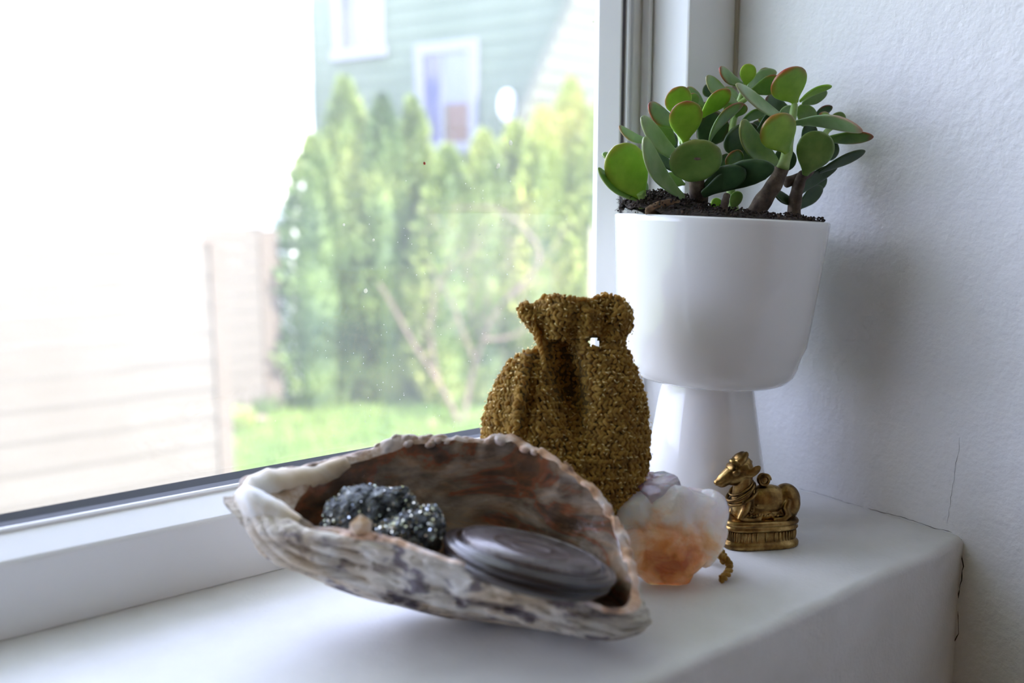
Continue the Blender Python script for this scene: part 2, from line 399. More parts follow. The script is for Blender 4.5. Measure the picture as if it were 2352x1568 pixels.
# nearest white house, its sunlit wall fills the upper left
HY = 9.6; xc = on_y(645, 300, HY).x
a = on_y(515, 4, HY); b = on_y(600, 62, HY); c = on_y(645, 86, HY)
hw = empty('white_house', (xc - 4, HY, GZ), 'sunlit white house whose blank wall fills the upper left', 'house')
top = a.z + (a.x + 6) * 0.45
MB().prism([(-6.0, GZ), (xc, GZ), (xc, c.z), (b.x, b.z), (a.x, a.z), (a.x - 3, a.z + 3.0 * (a.z - b.z) / (b.x - a.x)), (-6.0, a.z + 2.0)], vx, vz, Vector((0, HY, 0)), Vector((0, HY + 5.0, 0))).build('wall', white_m, hw)
n_ = 22
proto = None
for i in range(n_):   # lap siding boards on the sunlit wall
    z = GZ + 0.25 * i
    if z + 0.25 > c.z: break
    if proto is None:
        proto = MB().prism([(0, 0.245), (-0.008, 0.245), (-0.03, 0.01), (-0.03, 0), (0, 0)], vy, vz, Vector((-6, HY, z)), Vector((xc, HY, z))).build('siding_board', white_m, hw); zb = z
    else:
        k = proto.copy(); SC.collection.objects.link(k); k.location = (0, 0, z - zb)
MB().box(xc - 0.10, xc + 0.04, HY - 0.06, HY + 0.1, GZ, c.z - 0.05).build('corner_board', white_m, hw)
# eave slab along the raking roof edge
dirv = (b - a); dirv.y = 0; dirv.normalize(); nv = Vector((-dirv.z, 0, dirv.x)); nv = nv if nv.z > 0 else -nv
p0, p1 = a - dirv * 3.0, c + dirv * 0.05
MB().obox((p0 + p1) / 2 + nv * 0.05 + vy * 2.4, dirv * ((p1 - p0).length / 2), vy * 2.7, nv * 0.05).build('roof', white_m, hw)
# second white house, farther back
H2 = 15.0
e0, e1, e2 = on_y(560, 75, H2), on_y(652, 30, H2), on_y(701, 60, H2)
h2 = empty('white_house', (e1.x, H2, GZ), 'farther narrow white house showing beside the green house', 'house')
zb2 = on_y(690, 318, H2).z
MB().prism([(e0.x, GZ + 1.9), (e2.x - .25, GZ + 1.9), (e2.x - .25, zb2 - .35), (e2.x, zb2), (e2.x, e2.z), (e1.x, e1.z), (e0.x, e0.z)], vx, vz, Vector((0, H2, 0)), Vector((0, H2 + 4, 0))).build('wall', white_m, h2)
MB().obox((e1 + e2) / 2 + vy * 2, (e2 - e1) / 2 * 1.1, vy * 2.2, Vector((0, 0, 0.06))).build('roof', white_m, h2)
MB().obox((e1 + e0) / 2 + vy * 2, (e1 - e0) / 2 * 1.1, vy * 2.2, Vector((0, 0, 0.06))).build('roof', white_m, h2)
MB().box(e0.x, e2.x - 0.3, H2 + 0.2, H2 + 3.8, GZ, GZ + 1.9).build('foundation', trim_m, h2)
# distant slate roof behind them
H3 = 22.0
g0, g1 = on_y(430, -60, H3), on_y(720, 150, H3)
h3 = empty('distant_house', (g0.x, H3, GZ), 'distant house with a slate blue roof above the white houses', 'house')
MB().prism([(0, g1.z - 0.0), (5, g0.z + 1.5), (5.2, g0.z + 1.5), (5.2, g1.z)], vy, vz, Vector((g0.x - 3, H3, 0)), Vector((g1.x + 1, H3, 0))).build('roof', roof_m, h3)
MB().box(g0.x - 2.6, g1.x + 0.8, H3 + 0.3, H3 + 5, GZ, g1.z + 0.05).build('wall', trim_m, h3)

# ------------- green house, in its own shade; its wall runs from far left to near right
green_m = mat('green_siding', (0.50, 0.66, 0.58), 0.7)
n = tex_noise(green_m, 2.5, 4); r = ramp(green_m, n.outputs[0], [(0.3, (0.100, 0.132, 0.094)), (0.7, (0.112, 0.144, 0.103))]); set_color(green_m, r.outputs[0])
ga = AX + math.radians(60)                       # horizontal direction of the wall, leading away to the left
gd = Vector((math.cos(ga), math.sin(ga), 0)); gn = Vector((-gd.y, gd.x, 0))
ctr = at(1030, 250, 11.0)
if gn.dot(CP - ctr) < 0: gn = -gn
def on_g(x, y, off=0.0):
    v = ray(x, y); q = ctr + gn * off
    return CP + v * ((q - CP).dot(gn) / v.dot(gn))
def gs(p): return (p - ctr).dot(gd)
gl0 = gs(on_g(700, 200)); gr0 = gs(on_g(1326, 100))
gh = empty('green_house', (ctr.x, ctr.y, GZ), 'shaded pale green house with lap siding behind the hedge', 'house')
GT = 5.2
mid = (gl0 + gr0) / 2
def gbox(mb, s0, s1, o0, o1, z0, z1):
    c = ctr + gd * ((s0 + s1) / 2) + gn * ((o0 + o1) / 2); c = Vector((c.x, c.y, (z0 + z1) / 2))
    return mb.obox(c, gd * abs(s1 - s0) / 2, gn * abs(o1 - o0) / 2, vz * ((z1 - z0) / 2))
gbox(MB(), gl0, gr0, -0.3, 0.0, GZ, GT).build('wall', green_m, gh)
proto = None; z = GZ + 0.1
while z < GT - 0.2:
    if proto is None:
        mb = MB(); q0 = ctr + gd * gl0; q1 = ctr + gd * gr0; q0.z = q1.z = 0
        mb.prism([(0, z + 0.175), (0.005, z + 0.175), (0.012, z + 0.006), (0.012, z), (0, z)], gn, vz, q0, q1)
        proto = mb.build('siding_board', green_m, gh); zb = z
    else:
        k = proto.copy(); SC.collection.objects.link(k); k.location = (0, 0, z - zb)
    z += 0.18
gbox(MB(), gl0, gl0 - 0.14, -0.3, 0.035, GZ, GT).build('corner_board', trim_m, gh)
blind_m = mat('blind', (0.50, 0.55, 0.80), 0.5)
n = tex_noise(blind_m, 12, 3, stretch=(1, 1, 4)); r = ramp(blind_m, n.outputs[0], [(0.3, (0.15, 0.17, 0.26)), (0.7, (0.18, 0.20, 0.30))]); set_color(blind_m, r.outputs[0])
pane_m = mat('house_pane', (0.20, 0.22, 0.44), 0.15)
n = tex_noise(pane_m, 5, 3); r = ramp(pane_m, n.outputs[0], [(0.3, (0.07, 0.075, 0.15)), (0.7, (0.09, 0.10, 0.19))]); set_color(pane_m, r.outputs[0])
brown_m = mat('brown_curtain', (0.14, 0.09, 0.075), 0.8)
n = tex_noise(brown_m, 20, 3); bump(brown_m, n.outputs[0], 0.2, 0.01)
def house_window(x0, y0, x1, y1, lower=False):
    """outer trim box in the photograph, on the wall plane"""
    A, B = on_g(x0, (y0 + y1) / 2), on_g(x1, (y0 + y1) / 2); s0, s1 = gs(A), gs(B)
    if s0 > s1: s0, s1 = s1, s0
    xm = (x0 + x1) / 2; zt, zl = on_g(xm, y0).z, on_g(xm, y1).z; t = 0.13
    mb = MB()
    gbox(mb, s0, s1, 0.0, 0.05, zt - t, zt); gbox(mb, s0 - .04, s1 + .04, 0.0, 0.07, zl, zl + t)
    gbox(mb, s0, s0 + t, 0.0, 0.048, zl + t, zt - t); gbox(mb, s1 - t, s1, 0.0, 0.048, zl + t, zt - t)
    f = mb.build('window', lav_m, gh, kind=None)
    a0, a1, w = s0 + t, s1 - t, (s1 - s0 - 2 * t)
    gbox(MB(), a1 - w * 0.38, a1, 0.0, 0.024, zl + t, zt - t).build('dark_pane', pane_m, f)
    gbox(MB(), a0, a1 - w * 0.44, 0.0, 0.026, zl + t + (0.35 * (zt - zl) if lower else 0), zt - t).build('blind', blind_m, f)
    if lower: gbox(MB(), a0 + .02, a1 - w * 0.5, 0.0, 0.022, zl + t, zl + t + 0.35 * (zt - zl)).build('curtain', brown_m, f)
    gbox(MB(), a1 - w * 0.44, a1 - w * 0.38, 0.0, 0.04, zl + t, zt - t).build('mullion', lav_m, f)
house_window(768, -70, 882, 136)
house_window(958, 96, 1100, 352, True)
# small round-topped white lamp on the green wall, and a second fitting beside it
for (lx, ly, lw, lh, lab) in ((1165, 243, 21, 36, 'larger white oval wall lamp on the green house'), (1222, 258, 13, 18, 'smaller white round wall lamp above the hedge on the right')):
    p = on_g(lx, ly, 0.13); k = (p - CP).length / FPX
    root = empty('wall_lamp', on_g(lx, ly, 0.02), lab, 'lamp')
    MB().ell(p, gd * lw * k, gn * lw * k * 0.8, vz * lh * k, 20, 12).build('lamp_globe', trim_m, root, smooth=True)
    q = on_g(lx, ly, 0.03); MB().obox(q, gd * lw * k * 0.5, gn * 0.03, vz * lh * k * 0.5).build('back_plate', trim_m, root, bevel=0.01)

# ------------- sunlit cream gable of the wing at the right
cream_m = mat('cream_siding', (0.80, 0.82, 0.66), 0.7)
n = tex_noise(cream_m, 3, 4); r = ramp(cream_m, n.outputs[0], [(0.3, (0.068, 0.076, 0.054)), (0.7, (0.078, 0.086, 0.062))]); set_color(cream_m, r.outputs[0])
WY = on_g(1326, 100).y - 0.32
A, B = on_y(1316, 0, WY), on_y(1212, 235, WY)
wg = empty('cream_gable_wing', (A.x + 1.5, WY, GZ), 'sunlit cream gable wing with a raking edge at the right', 'house')
sl = (A.x - B.x) / (A.z - B.z)
def rake_x(z): return B.x + (z - B.z) * sl
proto = None; z = B.z - 1.0; X1 = A.x + 4
while z < A.z + 1.6:
    z_ = z + 0.17
    MB().add([(rake_x(z), WY - .022, z), (X1, WY - .022, z), (X1, WY - .006, z_), (rake_x(z_), WY - .006, z_), (rake_x(z), WY + .02, z), (X1, WY + .02, z), (X1, WY + .02, z_), (rake_x(z_), WY + .02, z_)],
             [(0, 1, 2, 3), (7, 6, 5, 4), (0, 4, 5, 1), (3, 2, 6, 7), (0, 3, 7, 4), (1, 5, 6, 2)]).build('siding_board', cream_m, wg)
    z = z_
z0w, z1w = B.z - 1.0, A.z + 1.6
MB().prism([(rake_x(z0w), z0w), (X1, z0w), (X1, z1w), (rake_x(z1w), z1w)], vx, vz, Vector((0, WY + 0.02, 0)), Vector((0, WY + 0.14, 0))).build('wall', cream_m, wg)
MB().box(rake_x(z0w), X1, WY + 0.0, WY + 0.2, GZ, z0w).build('foundation', trim_m, wg)

# ------------- hedge of arborvitae
def leaf_mat(name, c0, c1, c2, s=1.4):
    m = mat(name, c1, 0.7); n = tex_noise(m, s, 5); r = ramp(m, n.outputs[0], [(0.32, c0), (0.5, c1), (0.68, c2)]); set_color(m, r.outputs[0])
    return m
hed = [leaf_mat('foliage_blue_green', (0.041, 0.081, 0.041), (0.135, 0.209, 0.061), (0.270, 0.324, 0.095)),  # hedge shade at the left and sun at the right put into these greens
       leaf_mat('foliage_green', (0.068, 0.115, 0.041), (0.203, 0.270, 0.068), (0.365, 0.392, 0.108)),
       leaf_mat('foliage_yellow_green', (0.149, 0.196, 0.047), (0.297, 0.365, 0.081), (0.459, 0.446, 0.135))]
bark_m = mat('bark', (0.30, 0.22, 0.17), 0.9); n = tex_noise(bark_m, 12, 4); bump(bark_m, n.outputs[0], 0.5, 0.02)
names = ['leftmost hedge evergreen with dark blue green lower foliage', 'tall pointed hedge evergreen, second from the fence, tip under the upper window',
         'slim hedge evergreen with its tip under the shaded siding', 'pointed hedge evergreen immediately left of the lower house window',
         'low hedge evergreen right below the lower house window', 'rounded hedge evergreen between window and oval lamp',
         'hedge evergreen directly under the oval wall lamp', 'hedge evergreen under the small round wall lamp',
         'tall yellow green hedge evergreen in front of the cream gable', 'rightmost hedge evergreen beside the white window sash']
trees = [(716, 330, 78, 8.3, 0), (790, 196, 72, 8.6, 1), (878, 236, 62, 8.5, 0), (948, 244, 58, 8.7, 1), (1030, 352, 76, 8.4, 1),
         (1112, 320, 74, 8.6, 1), (1182, 300, 70, 8.8, 2), (1246, 268, 70, 8.6, 2), (1312, 200, 74, 8.7, 2), (1394, 222, 80, 8.5, 2)]
for (tx, ty, hw_, D, mi), lab in zip(trees, names):
    rnd = random.Random(tx); D += 0.35; top_ = at(tx, ty - 8, D); R = hw_ * D / FPX * 1.3; Hh = top_.z - GZ
    root = empty('arborvitae', (top_.x, top_.y, GZ), lab, 'tree', 'evergreens of the hedge')
    MB().tube([Vector((top_.x, top_.y, GZ)), Vector((top_.x, top_.y, GZ + Hh * 0.85))], [0.06, 0.012], 6).build('trunk', bark_m, root)
    mb = MB(); N_ = 5200
    for _ in range(N_):
        t = rnd.random() ** 0.85; z = t * Hh
        prof_r = interp([(0, 0.62), (0.12, 0.95), (0.45, 1.0), (0.72, 0.72), (0.9, 0.36), (1, 0.03)], t)
        th = rnd.uniform(0, 2 * math.pi); lump = 1 + 0.34 * nz((math.cos(th) * 2, math.sin(th) * 2, z * 2.4), 1.0, tx)
        rr = R * prof_r * lump * rnd.uniform(0.62, 1.08) ; p = Vector((top_.x + math.cos(th) * rr, top_.y + math.sin(th) * rr, GZ + z + 0.03))
        s_ = rnd.uniform(0.022, 0.05); out = Vector((math.cos(th), math.sin(th), rnd.uniform(0.3, 1.6))).normalized()
        side = out.cross(Vector((rnd.uniform(-1, 1), rnd.uniform(-1, 1), rnd.uniform(-1, 1)))).normalized()
        mb.add([p - side * s_ * 0.5, p + side * s_ * 0.5, p + out * s_ * 1.6 + side * s_ * 0.22, p + out * s_ * 1.6 - side * s_ * 0.22], [(0, 1, 2, 3)])
    mb.build('foliage', hed[mi], root, fix=False, kind='stuff')
    # dark inner core so the crown is dense, built from a lumpy cone
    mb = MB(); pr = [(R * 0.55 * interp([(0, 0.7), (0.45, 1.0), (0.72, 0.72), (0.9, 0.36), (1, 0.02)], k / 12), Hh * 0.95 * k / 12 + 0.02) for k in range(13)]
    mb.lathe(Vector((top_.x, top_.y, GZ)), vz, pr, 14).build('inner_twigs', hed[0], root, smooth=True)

# ------------- bare pinkish shrub in front of the hedge, stake, small plants
twig_m = mat('pink_twig', (0.50, 0.36, 0.30), 0.8); n = tex_noise(twig_m, 15, 3); r = ramp(twig_m, n.outputs[0], [(0.3, (0.115, 0.075, 0.06)), (0.7, (0.17, 0.12, 0.10))]); set_color(twig_m, r.outputs[0])
base = on_z(1060, 985, GZ); k7 = (base - CP).length
rt = empty('bare_shrub', base, 'bare shrub with pinkish branches in front of the hedge', 'shrub')
def branch(mb, pts, r0):
    r0 *= 0.62
    P = cat_rom([at(x, y, D) for x, y, D in pts], 14, closed=False)
    mb.tube(P, [lerp(r0, r0 * 0.35, i / 13) for i in range(14)], 6)
D0 = (base - CP).dot(CF)
mb = MB(); branch(mb, [(1060, 985, D0), (1020, 900, D0), (950, 790, D0 - .1), (900, 700, D0 - .2), (870, 650, D0 - .2)], 0.040); mb.build('branch', twig_m, rt, smooth=True)
mb = MB(); branch(mb, [(1062, 985, D0), (1080, 880, D0), (1110, 780, D0 - .2), (1150, 700, D0 - .3), (1240, 640, D0 - .3)], 0.036); mb.build('branch', twig_m, rt, smooth=True)
mb = MB(); branch(mb, [(1010, 890, D0), (990, 760, D0 + .1), (1015, 640, D0 + .1), (1100, 560, D0)], 0.022); mb.build('branch', twig_m, rt, smooth=True)
mb = MB(); branch(mb, [(1090, 830, D0), (1040, 700, D0 - .1), (1010, 650, D0 - .1), (980, 600, D0 - .2)], 0.022); mb.build('branch', twig_m, rt, smooth=True)
mb = MB(); branch(mb, [(1150, 700, D0 - .3), (1240, 600, D0 - .4), (1200, 520, D0 - .3), (1130, 478, D0 - .2), (1030, 480, D0 - .2)], 0.028); mb.build('branch', twig_m, rt, smooth=True)
mb = MB(); branch(mb, [(1110, 780, D0 - .2), (1180, 770, D0), (1260, 720, D0), (1320, 690, D0)], 0.022); mb.build('branch', twig_m, rt, smooth=True)
mb = MB(); rnd = random.Random(3)
for _ in range(70):
    x, y = rnd.uniform(960, 1300), rnd.uniform(520, 860); D = D0 - rnd.uniform(0, .4)
    branch(mb, [(x, y, D), (x + rnd.uniform(-30, 30), y - rnd.uniform(20, 50), D), (x + rnd.uniform(-70, 70), y - rnd.uniform(60, 110), D)], 0.006)
mb.build('twigs', twig_m, rt, smooth=True, kind='stuff')
p = on_z(1352, 985, GZ); D = (p - CP).dot(CF) ; t_ = at(1344, 520, D)
tag(MB().tube([p, Vector((p.x, p.y, lerp(p.z, t_.z, .5))), Vector((p.x + .01, p.y, t_.z))], [0.02, 0.019, 0.017], 8).build('garden_stake', mat('pale_stake', (0.22, 0.19, 0.14), 0.7), smooth=True), 'pale wooden garden stake standing before the hedge by the sash', 'stake')
# pale stones and low leafy plant beside the fence post
stone_m = mat('pale_stone', (0.22, 0.16, 0.14), 0.8); n = tex_noise(stone_m, 9, 4); bump(stone_m, n.outputs[0], 0.5, 0.03)
for i, (sx, sy, sr, lab) in enumerate(((556, 940, 26, 'larger pinkish garden stone between the fence posts'), (600, 962, 15, 'smaller pinkish garden stone right of the larger one'))):
    p = on_z(sx, sy + sr * 0.7, GZ); D = (p - CP).length; rr = sr * D / FPX
    o = MB().ell(Vector((p.x, p.y, GZ + rr * 0.55)), CR * rr, Vector((-CR.y, CR.x, 0)) * rr * 0.8, vz * rr * 0.7, 14, 9)
    o.v = [tuple(Vector(q) + Vector((1, 1, 1)) * 0.02 * nz(q, 9, i)) for q in o.v]
    tag(o.build('garden_stone', stone_m, smooth=True), lab, 'stone')
for i, (sx, sy, sr, lab) in enumerate(((600, 935, 42, 'low leafy plant at the foot of the farther fence post'), (545, 975, 34, 'low leafy plant at the left end of the lawn'))):
    p = on_z(sx, sy + 18, GZ); D = (p - CP).length; mb = MB(); rnd = random.Random(20 + i)
    for _ in range(260):
        th = rnd.uniform(0, 6.28); rr = sr * D / FPX * rnd.random(); q = p + Vector((math.cos(th) * rr, math.sin(th) * rr, 0)); h = rnd.uniform(.05, .26)
        sd = Vector((math.cos(th + 1.5), math.sin(th + 1.5), 0)) * 0.022; t2 = q + Vector((math.cos(th) * .08, math.sin(th) * .08, h))
        mb.add([q, (q + t2) / 2 + sd, t2, (q + t2) / 2 - sd], [(0, 1, 2, 3)])
    rt2 = empty('garden_plant', p, lab, 'plant')
    mb.build('leaves', hed[i], rt2, fix=False, kind='stuff')
# pale garden wall glimpsed between fence post and hedge
gw = on_z(672, 950, GZ)
tag(MB().box(gw.x - 0.22, gw.x + 0.9, 9.0, 9.15, GZ, GZ + 0.75).build('garden_wall', trim_m, bevel=0.01), 'low white garden wall between the fence post and the hedge', 'wall')

# ------------------------------------------------------------------ potted succulent
DP = 0.358
rimc = at(1654, 500, DP); R_RIM = 241 * DP / FPX
neck = at(1624, 866, DP + 0.0095); foot_base = Vector((neck.x, neck.y, 0))
ax = (vz + CR * math.tan(math.radians(2.6))).normalized(); Hc = (rimc.z - neck.z) + 0.0004
axis_b = rimc - ax * Hc
pot = empty('potted_jade_plant', foot_base, 'white footed ceramic planter with a jade plant in the window corner', 'potted plant')
e1 = ax.cross(Vector((0, 0, 1)) if abs(ax.z) < .9 else Vector((1, 0, 0))).normalized()
k = R_RIM
prof = [(0.004, 0.0), (0.022, 0.0), (0.030, 0.0004), (0.0325, 0.0016), (0.0347, 0.0042), (0.0360, 0.0078), (0.0370, 0.0125)]
for t in (0.25, 0.4, 0.55, 0.7, 0.85, 0.96): prof.append((lerp(0.0365, k, t ** 0.8) if t < 1 else k, Hc * t))
prof += [(k, Hc - 0.0008), (k - 0.0005, Hc), (k - 0.0016, Hc), (k - 0.0022, Hc - 0.0008), (k - 0.0024, Hc - 0.003), (k - 0.004, Hc * 0.6), (0.033, Hc * 0.2), (0.026, 0.004), (0.004, 0.004)]
cup = MB().lathe(axis_b, ax, prof, 128).build('cup', ceramic, pot, smooth=True)
fh = neck.z
prof = [(0.0012, fh + 0.0035), (0.0190, fh + 0.0035), (0.0190, fh), (0.0189, fh - 0.002), (0.0200, fh - 0.008), (0.0223, fh * 0.62), (0.0248, fh * 0.36), (0.0267, fh * 0.12), (0.0270, 0.0020), (0.0264, 0.0004), (0.0255, 0.0), (0.001, 0.0)]
MB().lathe(foot_base, vz, prof, 96).build('foot', ceramic, pot, smooth=True)

soil_m = mat('soil', (0.035, 0.022, 0.014), 0.95); n = tex_noise(soil_m, 500, 5); r = ramp(soil_m, n.outputs[0], [(0.35, (0.012, 0.008, 0.006)), (0.6, (0.05, 0.03, 0.02)), (0.8, (0.14, 0.085, 0.05))]); set_color(soil_m, r.outputs[0]); bump(soil_m, n.outputs[0], 0.8, 0.002)
def soil_h(u, v):   # u to the camera's right, v away
    rr = math.hypot(u, v) / k
    h = 0.0005 + 0.0028 * math.exp(-(((u + 0.030) / 0.013) ** 2 + ((v + 0.000) / 0.022) ** 2)) * 2.4 + 0.0034 * math.exp(-(((u + 0.015) / 0.012) ** 2 + (v / 0.02) ** 2))
    h += 0.0030 * max(0, 1 - rr) + 0.0012 * fbm((u, v, 0), 160, 2, 4)
    return h - 0.003 * max(0, rr - 0.93) / 0.07
ur = (CR - ax * CR.dot(ax)).normalized(); vr = ax.cross(ur)
if vr.dot(d_) < 0: vr = -vr
mb = MB(); vs = []; fs = []; NR, NT = 26, 96
for i in range(NR + 1):
    for j in range(NT):
        rr = (k - 0.0023) * (i + 0.02) / (NR + 0.02); th = 2 * math.pi * j / NT; u, v = rr * math.cos(th), rr * math.sin(th)
        vs.append(rimc + ur * u + vr * v + ax * (soil_h(u, v) - 0.0005))
for i in range(NR):
    for j in range(NT):
        j2 = (j + 1) % NT; fs.append((i * NT + j, i * NT + j2, (i + 1) * NT + j2, (i + 1) * NT + j))
MB().add(vs, fs).build('soil', soil_m, pot, smooth=True)
mb = MB(); rnd = random.Random(9)
for _ in range(1500):
    th = rnd.uniform(0, 2 * math.pi); rr = (k - 0.0025) * math.sqrt(rnd.random()); u, v = rr * math.cos(th), rr * math.sin(th)
    if rnd.random() < 0.45: u, v = rnd.gauss(-0.028, 0.008), rnd.gauss(0, 0.014)
    if math.hypot(u, v) > k - 0.0012: continue
    c = rimc + ur * u + vr * v + ax * (soil_h(u, v) + rnd.uniform(-0.0002, 0.0010)); s_ = rnd.uniform(0.0003, 0.0010)
    q = Vector((rnd.uniform(-1, 1), rnd.uniform(-1, 1), rnd.uniform(-1, 1))).normalized(); w = q.orthogonal().normalized(); z_ = q.cross(w)
    mb.ell(c, q * s_, w * s_ * 0.7, z_ * s_ * 0.6, 5, 3)
for _ in range(90):    # crumbs and rootlets poking out over the left rim
    c = rimc + ur * rnd.uniform(-0.041, -0.030) + vr * rnd.gauss(0, 0.010) + ax * rnd.uniform(0.001, 0.006)
    dv = Vector((rnd.gauss(0, 1), rnd.gauss(0, 1), rnd.gauss(0.3, .8))).normalized() * rnd.uniform(0.001, 0.003)
    mb.tube([c, c + dv * .5 + Vector((0, 0, .0003)), c + dv], 0.00012, 4)
mb.build('soil_crumbs', soil_m, pot, kind='stuff')

# --- stems and fat leaves
stem_m = mat('stem_bark', (0.13, 0.09, 0.06), 0.8); n = tex_noise(stem_m, 260, 4); r = ramp(stem_m, n.outputs[0], [(0.3, (0.06, 0.04, 0.03)), (0.6, (0.15, 0.11, 0.075)), (0.8, (0.28, 0.23, 0.16))]); set_color(stem_m, r.outputs[0]); bump(stem_m, n.outputs[0], 0.6, 0.001)
gstem_m = mat('stem_green', (0.35, 0.50, 0.14), 0.45, Subsurface_Weight=0.2); gstem_m.node_tree.nodes['Principled BSDF'].inputs['Subsurface Radius'].default_value = (0.003, 0.004, 0.001)
n = tex_noise(gstem_m, 150, 3); r = ramp(gstem_m, n.outputs[0], [(0.3, (0.22, 0.38, 0.08)), (0.7, (0.46, 0.60, 0.22))]); set_color(gstem_m, r.outputs[0])
def leaf_material(name, dark, light, edge, trans):
    m = mat(name, light, 0.32); N, L, b = nodes(m)
    b.inputs['Subsurface Weight'].default_value = 0.12; b.inputs['Subsurface Radius'].default_value = (0.002, 0.004, 0.0008); b.inputs['Subsurface Scale'].default_value = 1.0
    b.inputs['Coat Weight'].default_value = 0.25; b.inputs['Coat Roughness'].default_value = 0.3
    n = tex_noise(m, 130, 4); r = ramp(m, n.outputs[0], [(0.3, dark), (0.72, light)])
    at_ = N.new('ShaderNodeAttribute'); at_.attribute_name = 'tone'
    c = mix(m, r.outputs[0], edge, at_.outputs['Fac']); L.new(c, b.inputs['Base Color'])
    n2 = tex_noise(m, 900, 3); bump(m, n2.outputs[0], 0.08, 0.0003)
    # light passing through the flesh
    t = N.new('ShaderNodeBsdfTranslucent'); L.new(mix(m, r.outputs[0], trans, 0.5), t.inputs[0])
    ms = N.new('ShaderNodeMixShader'); ms.inputs[0].default_value = 0.17; out = N['Material Output']
    L.new(b.outputs[0], ms.inputs[1]); L.new(t.outputs[0], ms.inputs[2]); L.new(ms.outputs[0], out.inputs[0])
    return m
RED = (0.36, 0.025, 0.03)
LM = {'b': leaf_material('leaf_bright', (0.22, 0.42, 0.035), (0.42, 0.64, 0.07), RED, (0.60, 0.95, 0.05)),  # backlit and shadowed leaves get their light and shade as base colour
      'm': leaf_material('leaf_green', (0.12, 0.23, 0.045), (0.24, 0.38, 0.09), RED, (0.30, 0.60, 0.06)),
      'p': leaf_material('leaf_pale', (0.22, 0.36, 0.15), (0.38, 0.50, 0.26), (0.50, 0.25, 0.20), (0.35, 0.60, 0.12)),
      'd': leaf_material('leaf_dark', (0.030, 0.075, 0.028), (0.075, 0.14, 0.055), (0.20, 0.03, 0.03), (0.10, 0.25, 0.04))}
LEN_SH = [(0, 0.17), (0.07, 0.19), (0.16, 0.36), (0.28, 0.66), (0.42, 0.90), (0.56, 1.0), (0.70, 0.98), (0.82, 0.86), (0.91, 0.66), (0.97, 0.40), (1.0, 0.05)]
LEN_LG = [(0, 0.28), (0.12, 0.38), (0.3, 0.68), (0.5, 0.95), (0.65, 1.0), (0.8, 0.86), (0.92, 0.55), (0.98, 0.28), (1.0, 0.03)]
def make_leaf(bx, by, tx, ty, w, roll, kind, d0=0.0, d1=0.0, red=1.0, bend=0.12, thick=0.19, label=None, long=None, rnd_=False):
    B, T = at(bx, by, DP + d0), at(tx, ty, DP + d1)
    L_ = (T - B).length; lx = (T - B).normalized(); W2 = w * DP / FPX / 2 * 1.04
    toc = (CP - (B + T) / 2).normalized(); n0 = (toc - lx * toc.dot(lx)).normalized()
    s0 = lx.cross(n0).normalized()
    a = math.radians(roll); nn = n0 * math.cos(a) + s0 * math.sin(a); sd = lx.cross(nn).normalized()
    if roll and nn.z < 0: pass
    if long is None: long = L_ > 2.6 * W2 * 1.0 and L_ / (2 * W2) > 1.45
    tab = LEN_LG if long else LEN_SH
    if rnd_: tab = [(0, .28), (.08, .52), (.22, .84), (.4, .98), (.55, 1.0), (.72, .93), (.88, .68), (.96, .42), (1, .05)]
    NU, NV = 22, 14; vs = []; col = []; fs = []; Tk = max(0.0016, min(0.0034, W2 * 2 * thick))
    for i in range(NU + 1):
        u = i / NU; u = 1 - (1 - u) ** 1.35 if u > 0 else 0
        wv = W2 * interp(tab, u); tk = Tk * min(1, 1.5 * interp(tab, u) + 0.15)
        cen = B + lx * (L_ * u) + nn * (-bend * L_ * 4 * u * (1 - u) * 0.5)
        for j in range(NV):
            q = 2 * math.pi * j / NV; cs, sn = math.cos(q), math.sin(q)
            vs.append(cen + sd * (wv * cs) + nn * (tk * 0.5 * (abs(sn) ** 0.75) * (1 if sn > 0 else -1) + 0.10 * wv * cs * cs))
            edge = 1.0 if abs(cs) > 0.95 else (0.55 if abs(cs) > 0.85 else 0.0)
            e = max(edge * min(1, max(0, (u - 0.45) / 0.25)), max(0, (u - 0.88) / 0.12) ** 0.8)
            col.append(min(1, e * red))
    for i in range(NU):
        for j in range(NV):
            j2 = (j + 1) % NV; fs.append((i * NV + j, i * NV + j2, (i + 1) * NV + j2, (i + 1) * NV + j))
    fs.append(tuple(reversed(range(NV)))); fs.append(tuple(NU * NV + j for j in range(NV)))
    mb = MB().add(vs, fs); mb.col = col
    me_o = mb.build('leaf', LM[kind], pot, smooth=True, sub=1, fix=False)
    bm = bmesh.new(); bm.from_mesh(me_o.data); bmesh.ops.recalc_face_normals(bm, faces=bm.faces); bm.to_mesh(me_o.data); bm.free()
    if label: me_o['label'] = label
    return me_o
